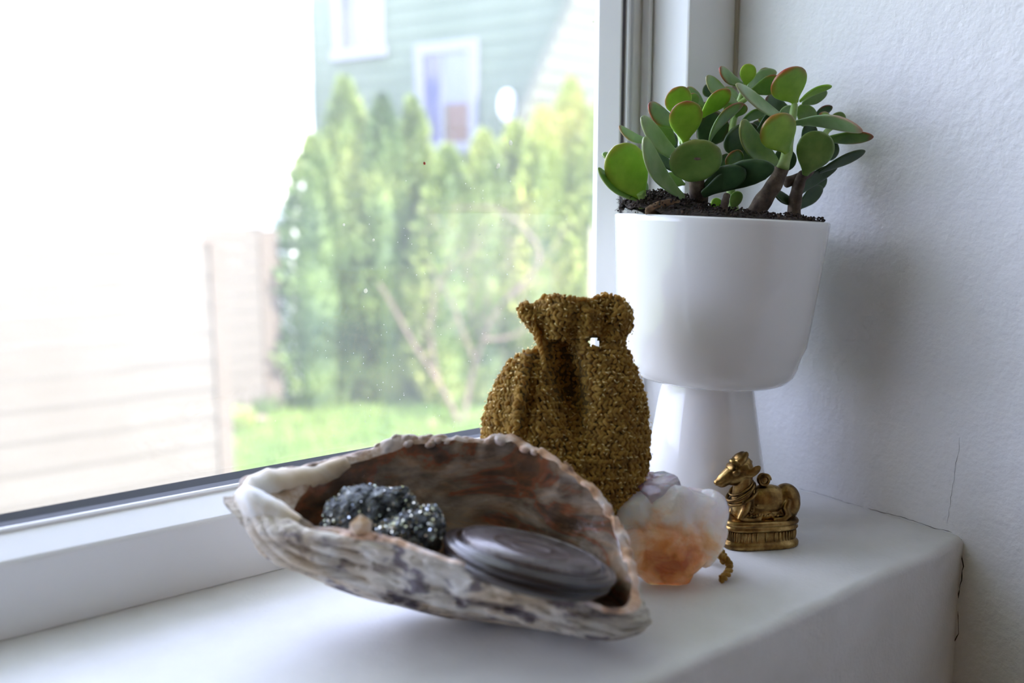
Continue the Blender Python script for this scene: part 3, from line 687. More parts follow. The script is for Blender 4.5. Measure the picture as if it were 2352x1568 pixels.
LEAVES = [
 # bx, by, tx, ty, width, roll, kind, d_base, d_tip, red
 (1480, 462, 1412, 334, 96, 12, 'b', -.012, -.022, .5), (1470, 460, 1373, 386, 46, 62, 'm', -.012, -.020, .1), (1424, 372, 1383, 352, 26, 55, 'm', -.005, -.004, .1),
 (1500, 325, 1421, 290, 34, 52, 'p', .0, -.006, 1.), (1572, 372, 1472, 270, 60, 52, 'p', -.010, -.030, .3), (1572, 456, 1478, 316, 62, 52, 'p', -.012, -.034, .3),
 (1550, 335, 1500, 272, 54, 20, 'm', .010, .006, .7), (1574, 290, 1489, 240, 52, 40, 'm', -.006, -.016, 1.), (1578, 268, 1545, 203, 66, 15, 'b', .004, .0, 1.),
 (1574, 330, 1578, 231, 74, 12, 'b', -.012, -.020, 1.), (1610, 268, 1676, 205, 50, 36, 'b', -.004, -.012, 1.), (1622, 245, 1574, 204, 44, 35, 'm', .012, .010, 1.),
 (1600, 248, 1588, 214, 32, 30, 'm', .004, .004, 1.), (1645, 222, 1617, 197, 36, 30, 'd', .022, .022, .3), (1606, 338, 1658, 262, 84, 18, 'd', .008, .006, .8),
 (1628, 334, 1708, 238, 44, 62, 'm', -.018, -.010, 1.), (1690, 270, 1707, 237, 34, 20, 'm', -.004, -.008, 1.), (1664, 258, 1680, 226, 26, 20, 'm', .012, .010, 1.),
 (1600, 416, 1595, 320, 112, 6, 'm', -.020, -.028, .25), (1568, 398, 1506, 338, 40, 58, 'd', .0, -.004, 1.), (1574, 424, 1528, 404, 36, 25, 'm', .006, .006, .1),
 (1612, 448, 1778, 380, 74, 38, 'd', -.014, -.030, .05), (1612, 436, 1712, 388, 62, 25, 'd', -.012, -.026, .05), (1702, 394, 1680, 348, 46, 18, 'm', -.012, -.016, .9),
 (1722, 356, 1682, 294, 84, 20, 'd', .004, .0, .1), (1710, 196, 1652, 156, 40, 50, 'm', .002, -.004, 1.), (1712, 198, 1722, 146, 38, 12, 'b', .0, -.002, .4),
 (1716, 202, 1784, 166, 40, 35, 'p', .006, .010, .2), (1722, 212, 1800, 186, 50, 30, 'm', .0, -.002, 1.), (1694, 238, 1622, 175, 40, 38, 'p', .0, -.006, .6),
 (1816, 282, 1690, 194, 46, 58, 'p', -.010, -.034, .5), (1816, 252, 1758, 226, 44, 25, 'd', .012, .010, .8), (1828, 238, 1802, 160, 86, 16, 'b', -.006, -.016, 1.),
 (1836, 234, 1911, 197, 34, 66, 'b', -.006, -.012, .0), (1842, 238, 1900, 214, 38, 45, 'm', .002, .006, .1), (1818, 282, 1802, 244, 40, 25, 'p', .006, .004, .1),
 (1842, 290, 1860, 242, 54, 20, 'm', .010, .012, .1), (1818, 284, 1982, 300, 50, 52, 'p', -.010, -.030, 1.), (1880, 322, 2007, 314, 42, 48, 'm', .0, -.006, 1.),
 (1866, 282, 1912, 244, 34, 50, 'd', .014, .012, 1.), (1920, 292, 1882, 262, 34, 30, 'b', .006, .002, 1.), (1936, 296, 1916, 260, 44, 25, 'm', .012, .012, .2),
 (1808, 352, 1772, 266, 82, 14, 'b', -.018, -.028, .8), (1786, 376, 1702, 279, 60, 42, 'm', -.014, -.028, .3), (1848, 404, 1890, 302, 84, 16, 'm', -.008, -.012, .1),
 (1850, 402, 1908, 342, 44, 66, 'b', -.004, .0, .0), (1880, 396, 1988, 346, 40, 55, 'd', .0, -.006, .1), (1832, 452, 1924, 382, 40, 45, 'd', .002, .002, .1),
 (1832, 480, 1890, 430, 44, 40, 'd', .006, .008, .1), (1842, 470, 1776, 438, 32, 45, 'd', .004, .0, .1), (1664, 484, 1634, 460, 30, 20, 'b', .006, .004, .1),
 (1880, 362, 1924, 330, 54, 15, 'd', .010, .012, .1), (1746, 384, 1710, 342, 56, 20, 'd', .002, .002, .1), (1700, 284, 1760, 254, 40, 55, 'm', .008, .004, .1),
 (1790, 402, 1812, 342, 54, 20, 'd', -.004, -.004, .1), (1680, 480, 1700, 440, 30, 20, 'm', .0, .0, .1), (1490, 440, 1468, 415, 24, 20, 'p', .008, .008, .1),
 (1654, 300, 1640, 255, 40, 25, 'm', .010, .010, .9),
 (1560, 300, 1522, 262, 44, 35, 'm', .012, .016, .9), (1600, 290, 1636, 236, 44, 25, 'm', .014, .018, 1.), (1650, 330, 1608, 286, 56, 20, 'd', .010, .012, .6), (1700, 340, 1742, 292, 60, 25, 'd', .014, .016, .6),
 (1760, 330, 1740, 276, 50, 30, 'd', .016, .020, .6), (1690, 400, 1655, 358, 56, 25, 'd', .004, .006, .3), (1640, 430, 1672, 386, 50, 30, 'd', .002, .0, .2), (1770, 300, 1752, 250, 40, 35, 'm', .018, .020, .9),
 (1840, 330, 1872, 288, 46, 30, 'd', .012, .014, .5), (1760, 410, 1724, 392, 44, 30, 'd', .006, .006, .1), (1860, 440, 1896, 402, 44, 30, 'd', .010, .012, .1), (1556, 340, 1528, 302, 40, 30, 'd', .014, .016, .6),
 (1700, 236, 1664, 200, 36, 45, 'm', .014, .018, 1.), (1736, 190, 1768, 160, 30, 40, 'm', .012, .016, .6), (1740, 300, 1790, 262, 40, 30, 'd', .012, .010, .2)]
for i, t in enumerate(LEAVES):
    b0 = t[:9]; 
    make_leaf(*t[:7], d0=t[7], d1=t[8], red=t[9], rnd_=i in (18, 43, 45), bend=(0.12, 0.20, 0.05, 0.26)[i % 4], label={0: 'bright backlit round leaf at the far left', 18: 'broad grey green leaf with a small dark spot'}.get(i))
# corky spot on the broad round leaf
sp_c = at(1602, 364, DP - 0.0258)
MB().ell(sp_c, CR * 0.0014, -CF * 0.00025, CU * 0.0007, 10, 6).build('leaf_spot', stem_m, [o for o in pot.children if o.get('label', '').startswith('broad')][0], smooth=True)
def stem(pts, r, m, n=12):
    P = cat_rom([at(x, y, DP + d) for x, y, d in pts], n, closed=False); rr = [v * DP / FPX for v in r]
    R = [lerp(rr[0], rr[1], i / (n - 1)) * (1 + 0.10 * math.sin(i * 2.1)) for i in range(n)]
    MB().tube(P, R, 10).build('stem', m, pot, smooth=True, sub=1)
stem([(1598, 506, 0), (1606, 460, -.004), (1600, 420, -.014), (1594, 380, -.01), (1578, 320, -.008)], (26, 12), stem_m)
stem([(1578, 345, -.012), (1574, 318, -.010), (1576, 282, -.008)], (12, 8), gstem_m)
stem([(1570, 330, -.004), (1562, 300, .0), (1576, 262, .002)], (9, 6), gstem_m)
stem([(1725, 508, -.004), (1752, 462, -.008), (1782, 418, -.010), (1800, 372, -.010)], (24, 16), stem_m)
stem([(1796, 390, -.012), (1808, 350, -.012), (1814, 310, -.006), (1826, 234, -.006)], (15, 8), gstem_m)
stem([(1822, 510, .004), (1826, 460, .002), (1836, 420, -.002), (1848, 396, -.006)], (18, 12), stem_m)
stem([(1800, 420, .0), (1836, 408, .0), (1862, 390, .0), (1884, 322, .004)], (14, 9), stem_m)
stem([(1884, 330, .006), (1900, 300, .010), (1922, 286, .010)], (9, 6), gstem_m)
stem([(1656, 508, -.016), (1664, 470, -.014), (1670, 446, -.012)], (11, 8), stem_m)
stem([(1480, 478, -.012), (1476, 458, -.012), (1470, 440, -.014)], (13, 10), gstem_m)
stem([(1690, 500, .006), (1676, 420, .004), (1682, 350, .006), (1682, 290, .006), (1702, 222, .002), (1712, 192, .0)], (12, 6), gstem_m, 18)
stem([(1690, 244, .002), (1720, 222, .0), (1735, 212, .0)], (7, 5), gstem_m)
# dead curled leaf lying on the soil
dead_m = mat('dead_leaf', (0.20, 0.12, 0.07), 0.8); n = tex_noise(dead_m, 200, 5); r = ramp(dead_m, n.outputs[0], [(0.3, (0.09, 0.045, 0.025)), (0.7, (0.30, 0.19, 0.11))]); set_color(dead_m, r.outputs[0]); bump(dead_m, n.outputs[0], 0.6, 0.001)
vs = []; fs = []
for i in range(15):
    u = i / 14; c = at(lerp(1482, 1562, u), lerp(484, 464, u ** 1.5), DP - 0.027 + 0.010 * u); w = 0.0028 * math.sin(math.pi * (0.08 + 0.86 * u)) + 0.0006
    for j in range(7):
        v = j / 6 * 2 - 1; vs.append(c + vz * (w * v * 0.9 + 0.0004 * nz((i, j, 1), .7)) + d_ * (0.0022 * (v * v - .5) + 0.0006 * nz((i, j, 3), .5)))
for i in range(14):
    for j in range(6): a = i * 7 + j; fs.append((a, a + 1, a + 8, a + 7))
dl = MB().add(vs, fs).build('dead_leaf', dead_m, pot, smooth=True, sub=1, label='brown shrivelled leaf on the soil')
m_ = dl.modifiers.new('thick', 'SOLIDIFY'); m_.thickness = 0.0005

# ------------------------------------------------------------------ crocheted pouch
DB = 0.312
yarn_m = mat('mustard_yarn', (0.40, 0.25, 0.05), 0.85, Sheen_Weight=0.5, Sheen_Roughness=0.4)
yarn_m.node_tree.nodes['Principled BSDF'].inputs['Sheen Tint'].default_value = (1, 0.75, 0.35, 1)
n = tex_noise(yarn_m, 320, 4); r = ramp(yarn_m, n.outputs[0], [(0.3, (0.13, 0.074, 0.010)), (0.5, (0.33, 0.20, 0.030)), (0.75, (0.52, 0.34, 0.07))]); set_color(yarn_m, r.outputs[0])
n = tex_noise(yarn_m, 2500, 2); bump(yarn_m, n.outputs[0], 0.6, 0.0004)
N, L, b_ = nodes(yarn_m); t_ = N.new('ShaderNodeBsdfTranslucent'); t_.inputs[0].default_value = (0.95, 0.50, 0.08, 1); ms_ = N.new('ShaderNodeMixShader'); ms_.inputs[0].default_value = 0.28
L.new(b_.outputs[0], ms_.inputs[1]); L.new(t_.outputs[0], ms_.inputs[2]); L.new(ms_.outputs[0], N['Material Output'].inputs[0])
cloth_m = mat('pouch_base', (0.11, 0.062, 0.010), 0.95); n = tex_noise(cloth_m, 900, 3); bump(cloth_m, n.outputs[0], 0.5, 0.0004)
gold_m = mat('gold_thread', (1.0, 0.82, 0.40), 0.32, 1.0); n = tex_noise(gold_m, 3000, 2); bump(gold_m, n.outputs[0], 0.2, 0.0001)
LX = [(686, 1212), (705, 1197), (725, 1200), (745, 1216), (765, 1230), (790, 1240), (805, 1228), (815, 1195), (830, 1172), (870, 1150), (910, 1130), (950, 1117), (1000, 1111), (1050, 1113), (1100, 1122), (1150, 1136), (1200, 1162), (1250, 1212), (1290, 1262), (1306, 1290)]
RX = [(686, 1425), (705, 1440), (725, 1449), (745, 1447), (765, 1441), (785, 1432), (800, 1434), (815, 1442), (830, 1450), (870, 1464), (910, 1477), (950, 1483), (1000, 1488), (1050, 1487), (1100, 1478), (1150, 1462), (1200, 1434), (1250, 1396), (1290, 1342), (1306, 1310)]
TH = [(686, .0085), (720, .0095), (760, .0065), (790, .0055), (830, .0085), (900, .0115), (1000, .0135), (1120, .0145), (1220, .0125), (1280, .008), (1306, .003)]
def pouch(y, th):
    l, rr_ = interp(LX, y), interp(RX, y); cx, hw_ = (l + rr_) / 2, (rr_ - l) / 2
    c, s = math.cos(th), math.sin(th); e = 0.85
    x = cx + hw_ * (abs(c) ** e) * (1 if c > 0 else -1)
    th_ = interp(TH, y); dep = th_ * (abs(s) ** e) * (1 if s > 0 else -1)
    f = max(0, -s)
    if y > 780:   # deep fold down the front left of centre, a ridge left of it
        fx = 1292 + (y - 800) * 0.16; a_ = max(0, 1 - abs(y - 880) / 190)
        dep += f * 0.0150 * a_ * math.exp(-((x - fx) / 40) ** 2)
        rx = 1205 - (y - 830) * 0.14
        dep -= f * 0.0045 * math.exp(-((x - rx) / 11) ** 2) * max(0, 1 - abs(y - 920) / 150)
        dep += f * 0.0035 * math.exp(-((x - rx - 26) / 14) ** 2) * max(0, 1 - abs(y - 920) / 150)
    if 690 < y < 840:
        g = math.sin(math.pi * (y - 690) / 150)
        dep += f * 0.0016 * g * math.sin(x / 11.0 + y * 0.01)
    if y < 760:
        wv = (760 - y) / 74
        dep += wv * 0.0028 * math.sin(th * 5 + 0.6); x += wv * 5 * math.sin(th * 7)
    yy = y
    if y < 740: yy = y + (740 - y) / 54 * (8 * math.sin(x / 19.0 + .4) - 9 * math.exp(-((x - 1328) / 22) ** 2) + 10 * math.exp(-((x - 1222) / 14) ** 2))
    return at(x, yy, DB + dep), x
def hole(x, y, front): return ((x - 1364) / 15) ** 2 + ((y - 784) / 11) ** 2 < 1
pb = empty('crochet_pouch', Vector((at(1300, 1300, DB).x, at(1300, 1300, DB).y, 0)), 'mustard crocheted drawstring pouch leaning against the white planter', 'pouch')
ys = [686 + (1306 - 686) * i / 90 for i in range(91)]; NT = 120
vs = []; xs = []
for y in ys:
    for j in range(NT):
        p, x = pouch(y, 2 * math.pi * j / NT); vs.append(p); xs.append(x)
fs = []
for i in range(90):
    for j in range(NT):
        j2 = (j + 1) % NT
        if hole(xs[i * NT + j], ys[i], 0): continue
        fs.append((i * NT + j, i * NT + j2, (i + 1) * NT + j2, (i + 1) * NT + j))
MB().add(vs, fs).build('lining', cloth_m, pb, smooth=True)
body, ruff, gold, fuzz = MB(), MB(), MB(), MB(); rnd = random.Random(21)
row = 0; y = 688.0
while y < 1300:
    ths = []; acc = rnd.uniform(0, 0.0015); last = None
    for q_ in range(721):
        th = 2 * math.pi * q_ / 720; p, x = pouch(y, th)
        if last is not None: acc += (p - last).length
        last = p
        if acc > 0.00155: acc = 0; ths.append(th)
    for th in ths:
        th += rnd.uniform(-.006, .006)
        if math.sin(th) > 0.35 and y > 800 and rnd.random() < 0.6: continue
        yj = y + rnd.uniform(-2.2, 2.2); p, x = pouch(yj, th)
        if ((x - 1364) / 19) ** 2 + ((yj - 784) / 14) ** 2 < 1: continue
        p2, _ = pouch(yj, th + 0.02); p3, _ = pouch(yj + 3, th)
        tx_, ty_ = (p2 - p).normalized(), (p3 - p).normalized(); nn = tx_.cross(ty_).normalized()
        cen = at((interp(LX, y) + interp(RX, y)) / 2, y, DB)
        if nn.dot(p - cen) < 0: nn = -nn
        w = rnd.uniform(0.00085, 0.00125); lean = (0.9 if row % 2 else -0.9) + rnd.uniform(-.6, .6)
        a1 = (tx_ + ty_ * lean).normalized(); a2 = nn.cross(a1)
        (ruff if y < 775 else body).ell(p + nn * rnd.uniform(-0.0002, 0.0009), a1 * w * 1.35, a2 * w * 0.70, nn * w * 0.72, 8, 5)
        if rnd.random() < 0.34:
            q = p + nn * w * rnd.uniform(1.1, 1.7) + tx_ * rnd.uniform(-.0005, .0005); dv = (tx_ * rnd.uniform(-1, 1) + ty_ * rnd.uniform(-.6, .6) + nn * rnd.uniform(-.2, .2)).normalized()
            gl_ = rnd.uniform(.0003, .0007); gold.tube([q - dv * gl_, q + nn * 0.00016, q + dv * gl_], 0.00013, 4)
        for _ in range(4 if y < 800 else 3):
            q = p + nn * w * .6; dv = (nn + Vector((rnd.gauss(0, .9), rnd.gauss(0, .9), rnd.gauss(0, .9)))).normalized() * rnd.uniform(.0006, .0016)
            sd = dv.cross(nn).normalized() * 0.00003 if dv.cross(nn).length > 1e-9 else tx_ * 0.00003
            fuzz.add([q - sd, q + sd, q + dv], [(0, 1, 2)])
    y += 9.6 if y > 775 else 8.5; row += 1
body.build('stitches', yarn_m, pb, smooth=True, kind='stuff', fix=False); ruff.build('ruffle', yarn_m, pb, smooth=True, kind='stuff', fix=False, label='ruffled mouth of the pouch')
gold.build('metallic_thread', gold_m, pb, smooth=True, kind='stuff', fix=False, label='glittering gold thread flecks'); fuzz.build('fuzz', yarn_m, pb, kind='stuff', fix=False)
# drawstring: hidden along the neck, its tail lies on the sill behind the crystal
def yarn_cord(pts, r, name, n=60):
    P = cat_rom(pts, n, closed=False); mb = MB()
    for ph in (0, math.pi):
        Q = []
        for i, p in enumerate(P):
            t = (P[min(i + 1, n - 1)] - P[max(i - 1, 0)]).normalized(); a = t.orthogonal().normalized(); b_ = t.cross(a)
            Q.append(p + (a * math.cos(i * .8 + ph) + b_ * math.sin(i * .8 + ph)) * r * .55)
        mb.tube(Q, r * .75, 6)
    return mb.build(name, yarn_m, pb, smooth=True)
rr = 0.0011
sf = lambda x, y, o=.0004: at(x, y, DB - interp(TH, y) * 0.72 - o)
yarn_cord([sf(1226, 742), sf(1236, 772), sf(1243, 800), sf(1248, 826), sf(1252, 852)], 0.00085, 'drawstring', 40)
yarn_cord([sf(1216, 822), sf(1204, 850), sf(1198, 890), sf(1196, 930), sf(1188, 975), sf(1182, 1030)], 0.00085, 'drawstring', 60)
g = lambda x, y, h=0.0: on_z(x, y, 0.0016 + h)
yarn_cord([at(1405, 1225, DB), g(1500, 1235, .001), g(1580, 1245, .001), g(1635, 1262, .003), g(1655, 1276, .004), g(1668, 1286, .003), g(1676, 1300, .001), g(1670, 1318), g(1656, 1330)], rr * 1.1, 'drawstring')
yarn_cord([g(1560, 1262, .001), g(1620, 1272, .0015), g(1640, 1262, .0035), g(1652, 1262, .004), g(1662, 1275, .003), g(1660, 1290, .0015)], rr, 'drawstring', 40)

# ------------------------------------------------------------------ abalone / oyster shell dish
shell_out = mat('shell_outside', (0.55, 0.52, 0.48), 0.6)
n = tex_noise(shell_out, 55, 6, stretch=(0.5, 1.0, 3.2)); r = ramp(shell_out, n.outputs[0], [(0.30, (0.12, 0.10, 0.11)), (0.39, (0.40, 0.35, 0.31)), (0.48, (0.70, 0.66, 0.58)), (0.68, (0.84, 0.81, 0.76))])
n2 = tex_noise(shell_out, 110, 3); r2 = ramp(shell_out, n2.outputs[0], [(0.37, (0.20, 0.17, 0.26)), (0.44, (1, 1, 1))])
c_ = mix(shell_out, r.outputs[0], r2.outputs[0], 0.85, 'MULTIPLY')
n3 = tex_noise(shell_out, 28, 3, dist=1.0); r3 = ramp(shell_out, n3.outputs[0], [(0.45, (1, 1, 1)), (0.62, (0.86, 0.68, 0.46))])
set_color(shell_out, mix(shell_out, c_, r3.outputs[0], 0.7, 'MULTIPLY'))
n = tex_noise(shell_out, 230, 6, stretch=(0.5, 1.0, 2.2)); bump(shell_out, n.outputs[0], 1.0, 0.0035)
shell_in = mat('shell_nacre', (0.3, 0.2, 0.12), 0.28, Coat_Weight=0.5, Coat_Roughness=0.15)
n = tex_noise(shell_in, 30, 5, dist=1.2, stretch=(1.0, 1.0, 1.9)); r = ramp(shell_in, n.outputs[0], [(0.28, (0.030, 0.018, 0.012)), (0.40, (0.13, 0.07, 0.035)), (0.445, (0.24, 0.09, 0.04)), (0.475, (0.20, 0.14, 0.09)), (0.58, (0.36, 0.29, 0.22)), (0.7, (0.46, 0.39, 0.31)), (0.85, (0.33, 0.31, 0.28))])
n2 = tex_noise(shell_in, 95, 4, dist=0.8, stretch=(0.7, 0.7, 2.2)); r2 = ramp(shell_in, n2.outputs[0], [(0.36, (0.62, 0.60, 0.62)), (0.5, (1, 0.98, 0.95)), (0.66, (1.35, 1.05, 0.80))])
set_color(shell_in, mix(shell_in, r.outputs[0], r2.outputs[0], 0.8, 'MULTIPLY'))
n = tex_noise(shell_in, 160, 5); bump(shell_in, n.outputs[0], 0.55, 0.0012)
n = tex_noise(shell_in, 40, 4); bump(shell_in, n.outputs[0], 0.5, 0.003)
rim_m = mat('shell_rim', (0.62, 0.50, 0.38), 0.45); n = tex_noise(rim_m, 120, 5); r = ramp(rim_m, n.outputs[0], [(0.32, (0.12, 0.075, 0.05)), (0.46, (0.34, 0.22, 0.14)), (0.6, (0.52, 0.44, 0.38)), (0.75, (0.30, 0.27, 0.26))]); 
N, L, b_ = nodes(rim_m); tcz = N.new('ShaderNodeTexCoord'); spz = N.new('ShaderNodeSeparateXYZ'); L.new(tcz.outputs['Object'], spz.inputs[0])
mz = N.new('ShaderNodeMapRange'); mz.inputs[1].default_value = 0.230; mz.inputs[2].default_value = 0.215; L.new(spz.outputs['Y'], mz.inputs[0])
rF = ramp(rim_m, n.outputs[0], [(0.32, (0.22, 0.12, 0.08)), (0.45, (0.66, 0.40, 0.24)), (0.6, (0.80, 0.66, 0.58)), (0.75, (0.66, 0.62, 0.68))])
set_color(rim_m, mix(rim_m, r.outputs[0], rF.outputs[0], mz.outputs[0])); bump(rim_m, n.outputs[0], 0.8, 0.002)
beak_m = mat('shell_beak', (0.70, 0.62, 0.50), 0.5); n = tex_noise(beak_m, 42, 5, dist=0.6); r = ramp(beak_m, n.outputs[0], [(0.3, (0.40, 0.27, 0.16)), (0.45, (0.68, 0.56, 0.40)), (0.6, (0.80, 0.77, 0.72)), (0.75, (0.72, 0.74, 0.80))]); set_color(beak_m, r.outputs[0]); bump(beak_m, n.outputs[0], 0.4, 0.002)

inner = [(672, 1208, .262), (668, 1183, .267), (698, 1130, .274), (748, 1088, .281), (850, 1052, .287), (940, 1024, .290), (1000, 1012, .290), (1100, 1010, .290),
         (1190, 1026, .288), (1280, 1072, .284), (1350, 1128, .280), (1392, 1190, .275), (1424, 1262, .268), (1452, 1335, .257), (1440, 1385, .250), (1385, 1392, .246),
         (1300, 1356, .2435), (1200, 1327, .2425), (1100, 1300, .2435), (1000, 1272, .246), (900, 1236, .249), (820, 1216, .253), (740, 1209, .2575)]
outer = [(598, 1185, .262), (548, 1135, .270), (560, 1098, .277), (660, 1090, .283), (790, 1046, .2885), (930, 1006, .2925), (1000, 999, .293), (1100, 1000, .293),
         (1198, 1014, .2915), (1292, 1062, .2875), (1364, 1118, .283), (1412, 1184, .278), (1446, 1256, .271), (1472, 1336, .259), (1466, 1398, .250), (1395, 1406, .244),
         (1298, 1368, .2405), (1200, 1338, .239), (1100, 1309, .240), (1000, 1282, .2425), (900, 1248, .246), (800, 1236, .2505), (690, 1226, .2575)]
# lower silhouette of the near side; the far side is carried in world space
low = {0: (592, 1215, .264), 1: (556, 1165, .270), 15: (1420, 1470, .2585), 16: (1330, 1462, .2560), 17: (1225, 1440, .2575), 18: (1110, 1418, .2600), 19: (990, 1404, .2625),
       20: (880, 1378, .2635), 21: (780, 1345, .2650), 22: (680, 1310, .2660), 14: (1470, 1440, .2590)}
cenb = on_z(1150, 1385); cenb = Vector((cenb.x, cenb.y, 0.0012))
NS = 23
def lift(p): return Vector((p.x, p.y, max(p.z, 0.0022)))
O = [at(*p) for p in outer]; I_ = [at(*p) for p in inner]; Md = []
for i in range(NS):
    if i in low: Md.append(lift(at(*low[i])))
    else:
        o = O[i]; q = Vector((lerp(o.x, cenb.x, 0.22), lerp(o.y, cenb.y, 0.22), o.z * 0.48)); Md.append(lift(q))
Bs = []
for i in range(NS):
    m = Md[i]; t = 0.45 if i not in low else 0.35
    Bs.append(Vector((lerp(m.x, cenb.x, t), lerp(m.y, cenb.y, t), 0.0024 if m.z < 0.012 else m.z * 0.35)))
NA = 330
def ring(P): return cat_rom(P, NA)
rO, rI, rM, rB = ring(O), ring(I_), ring(Md), ring(Bs)
for a in range(NA):
    k0 = a / NA * NS
    w_ = 1.0 if 4.5 < k0 < 13.5 else 0.45
    for rg, sc in ((rO, 1.0), (rI, 0.75)):
        p = rg[a]; n_ = fbm(p, 95, 6, 4) * 0.0022 + 0.0012 * nz(p, 300, 2)
        v = p - cenb; v.z = 0; v.normalize()
        rg[a] = p + (vz * n_ * 0.9 + v * n_ * 0.5) * w_ * sc
def away(a):
    v = rM[a] - cenb; v.z = 0; return v.normalized()
sh = empty('oyster_shell', Vector((cenb.x, cenb.y, 0)), 'large rough oyster-like shell dish with brown pearly hollow on the sill', 'shell')
NB = 54; vs = []; fs = []
rowsO = []
for b in range(NB + 1):
    t = b / NB; rw = []
    for a in range(NA):
        if t < 0.55: s = t / 0.55; p = rO[a].lerp(rM[a], s) + away(a) * (0.0030 * math.sin(math.pi * s))
        elif t < 0.85: s = (t - 0.55) / 0.3; p = rM[a].lerp(rB[a], s) - vz * 0.0006 * math.sin(math.pi * s)
        else: s = (t - 0.85) / 0.15; p = rB[a].lerp(cenb, s * 0.995)
        if 0 < t < 0.9:
            amp = math.sin(math.pi * min(1, t / 0.9))
            u = a / NA * 2 * math.pi
            rib = abs(math.sin(t * 19 + 2.2 * nz((p.x, p.y, p.z), 60, 2) + 1.5 * math.sin(u * 3)))      # growth layers follow the margin
            dsp = 0.0024 * (rib - .5) + 0.0034 * fbm(p, 105, 3, 5)
            p = p + away(a) * dsp * amp + vz * dsp * 0.5 * amp
        p = Vector((p.x, p.y, max(p.z, 0.0003)))
        rw.append(p)
    rowsO.append(rw); vs += rw
def grid_faces(n, m, off=0):
    return [(off + i * m + j, off + i * m + (j + 1) % m, off + (i + 1) * m + (j + 1) % m, off + (i + 1) * m + j) for i in range(n) for j in range(m)]
MB().add(vs, grid_faces(NB, NA)).build('outer_shell', shell_out, sh, smooth=True)
floor_c = on_z(1130, 1330, 0.010); 
def inner_pt(a, t):
    r0 = rI[a]; mid_ = rM[a].lerp(cenb, 0.20); mid_ = Vector((mid_.x, mid_.y, max(rM[a].z * 0.75 + 0.004, 0.0065))); 
    if t < 0.6: s = t / 0.6; return r0.lerp(mid_, s) + away(a) * 0.0018 * math.sin(math.pi * s)
    s = (t - 0.6) / 0.4; fc = Vector((cenb.x, cenb.y, 0.0062)); return mid_.lerp(fc, s * 0.99)
vs = []
for b in range(25):
    for a in range(NA):
        t = b / 24; p = inner_pt(a, t)
        if b: p = p + away(a) * 0.0011 * fbm(p, 70, 8, 4) + vz * 0.0011 * fbm(p, 60, 5, 3) * min(1, b / 4)
        vs.append(p)
MB().add(vs, grid_faces(24, NA)).build('nacre_lining', shell_in, sh, smooth=True, label='brown and copper pearly inside of the shell')
# rim lip joining inner and outer margins, knobbly
vs = []; NBr = 8
for b in range(NBr + 1):
    t = b / NBr
    for a in range(NA):
        p = rI[a].lerp(rO[a], t); w = (rI[a] - rO[a]).length; hump = math.sin(math.pi * t)
        k_ = a / NA * NS
        knob = 0.0016 * max(0, fbm(rI[a], 130, 12, 3)) + 0.0007
        if k_ < 3.6 or k_ > 22.2: knob = 0.0026 + 0.0022 * fbm(p, 90, 4, 3)
        vs.append(p + vz * hump * knob)
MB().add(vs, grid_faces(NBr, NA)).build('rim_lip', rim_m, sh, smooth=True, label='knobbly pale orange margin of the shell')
# beak: heavy rounded hinge end at the left with folded ridges running down from it
def lofted(name, m, pts, rads, squash=1.0, nn_=14, nseg=26, amp=0.0006):
    P = cat_rom(pts, nseg, closed=False); mb = MB(); vs = []; prev = None
    for i, p in enumerate(P):
        t = (P[min(i + 1, nseg - 1)] - P[max(i - 1, 0)]).normalized(); a = (vz - t * t.z).normalized(); b_ = t.cross(a)
        f = i / (nseg - 1); rr_ = interp(rads, f)
        for k_ in range(nn_):
            q = 2 * math.pi * k_ / nn_; v = p + a * rr_ * math.cos(q) * squash + b_ * rr_ * math.sin(q)
            vs.append(v + (v - p) * (amp / 0.001) * 0.25 * fbm(v, 160, 3, 3))
    fs = [(i * nn_ + j, i * nn_ + (j + 1) % nn_, (i + 1) * nn_ + (j + 1) % nn_, (i + 1) * nn_ + j) for i in range(nseg - 1) for j in range(nn_)]
    fs += [tuple(range(nn_)), tuple((nseg - 1) * nn_ + j for j in range(nn_))]
    return mb.add(vs, fs).build(name, m, sh, smooth=True)
lofted('beak', beak_m, [at(800, 1062, .2865), at(720, 1098, .282), at(650, 1112, .277), at(590, 1125, .272), at(556, 1128, .269)], [(0, .0022), (.3, .0048), (.6, .0055), (.85, .0046), (1, .0012)])
lofted('beak', beak_m, [at(560, 1130, .2675), at(590, 1160, .263), at(640, 1180, .261), at(690, 1200, .259)], [(0, .0028), (.3, .0048), (.7, .0038), (1, .0016)])
FR = [([(566, 1140, .266), (590, 1210, .2610), (640, 1278, .2590), (730, 1322, .2600)], .0028), ([(580, 1150, .264), (615, 1220, .2575), (690, 1285, .2560), (800, 1318, .2575), (900, 1350, .259)], .0026),
      ([(600, 1165, .262), (640, 1225, .2550), (730, 1275, .2530), (850, 1310, .2545), (960, 1352, .256)], .0024), ([(620, 1175, .261), (670, 1228, .2535), (770, 1262, .2505), (880, 1292, .251)], .0021),
      ([(640, 1185, .260), (700, 1225, .2530), (800, 1246, .249), (900, 1268, .2475), (1000, 1305, .2465)], .0018), ([(560, 1150, .268), (575, 1200, .2655), (610, 1262, .2645), (670, 1300, .2645)], .0022)]
for pts, rd in FR:
    lofted('shell_ridge', shell_out, [at(*p) for p in pts], [(0, rd * .6), (.25, rd), (.7, rd * .8), (1, rd * .15)], nseg=34, amp=0.0008)

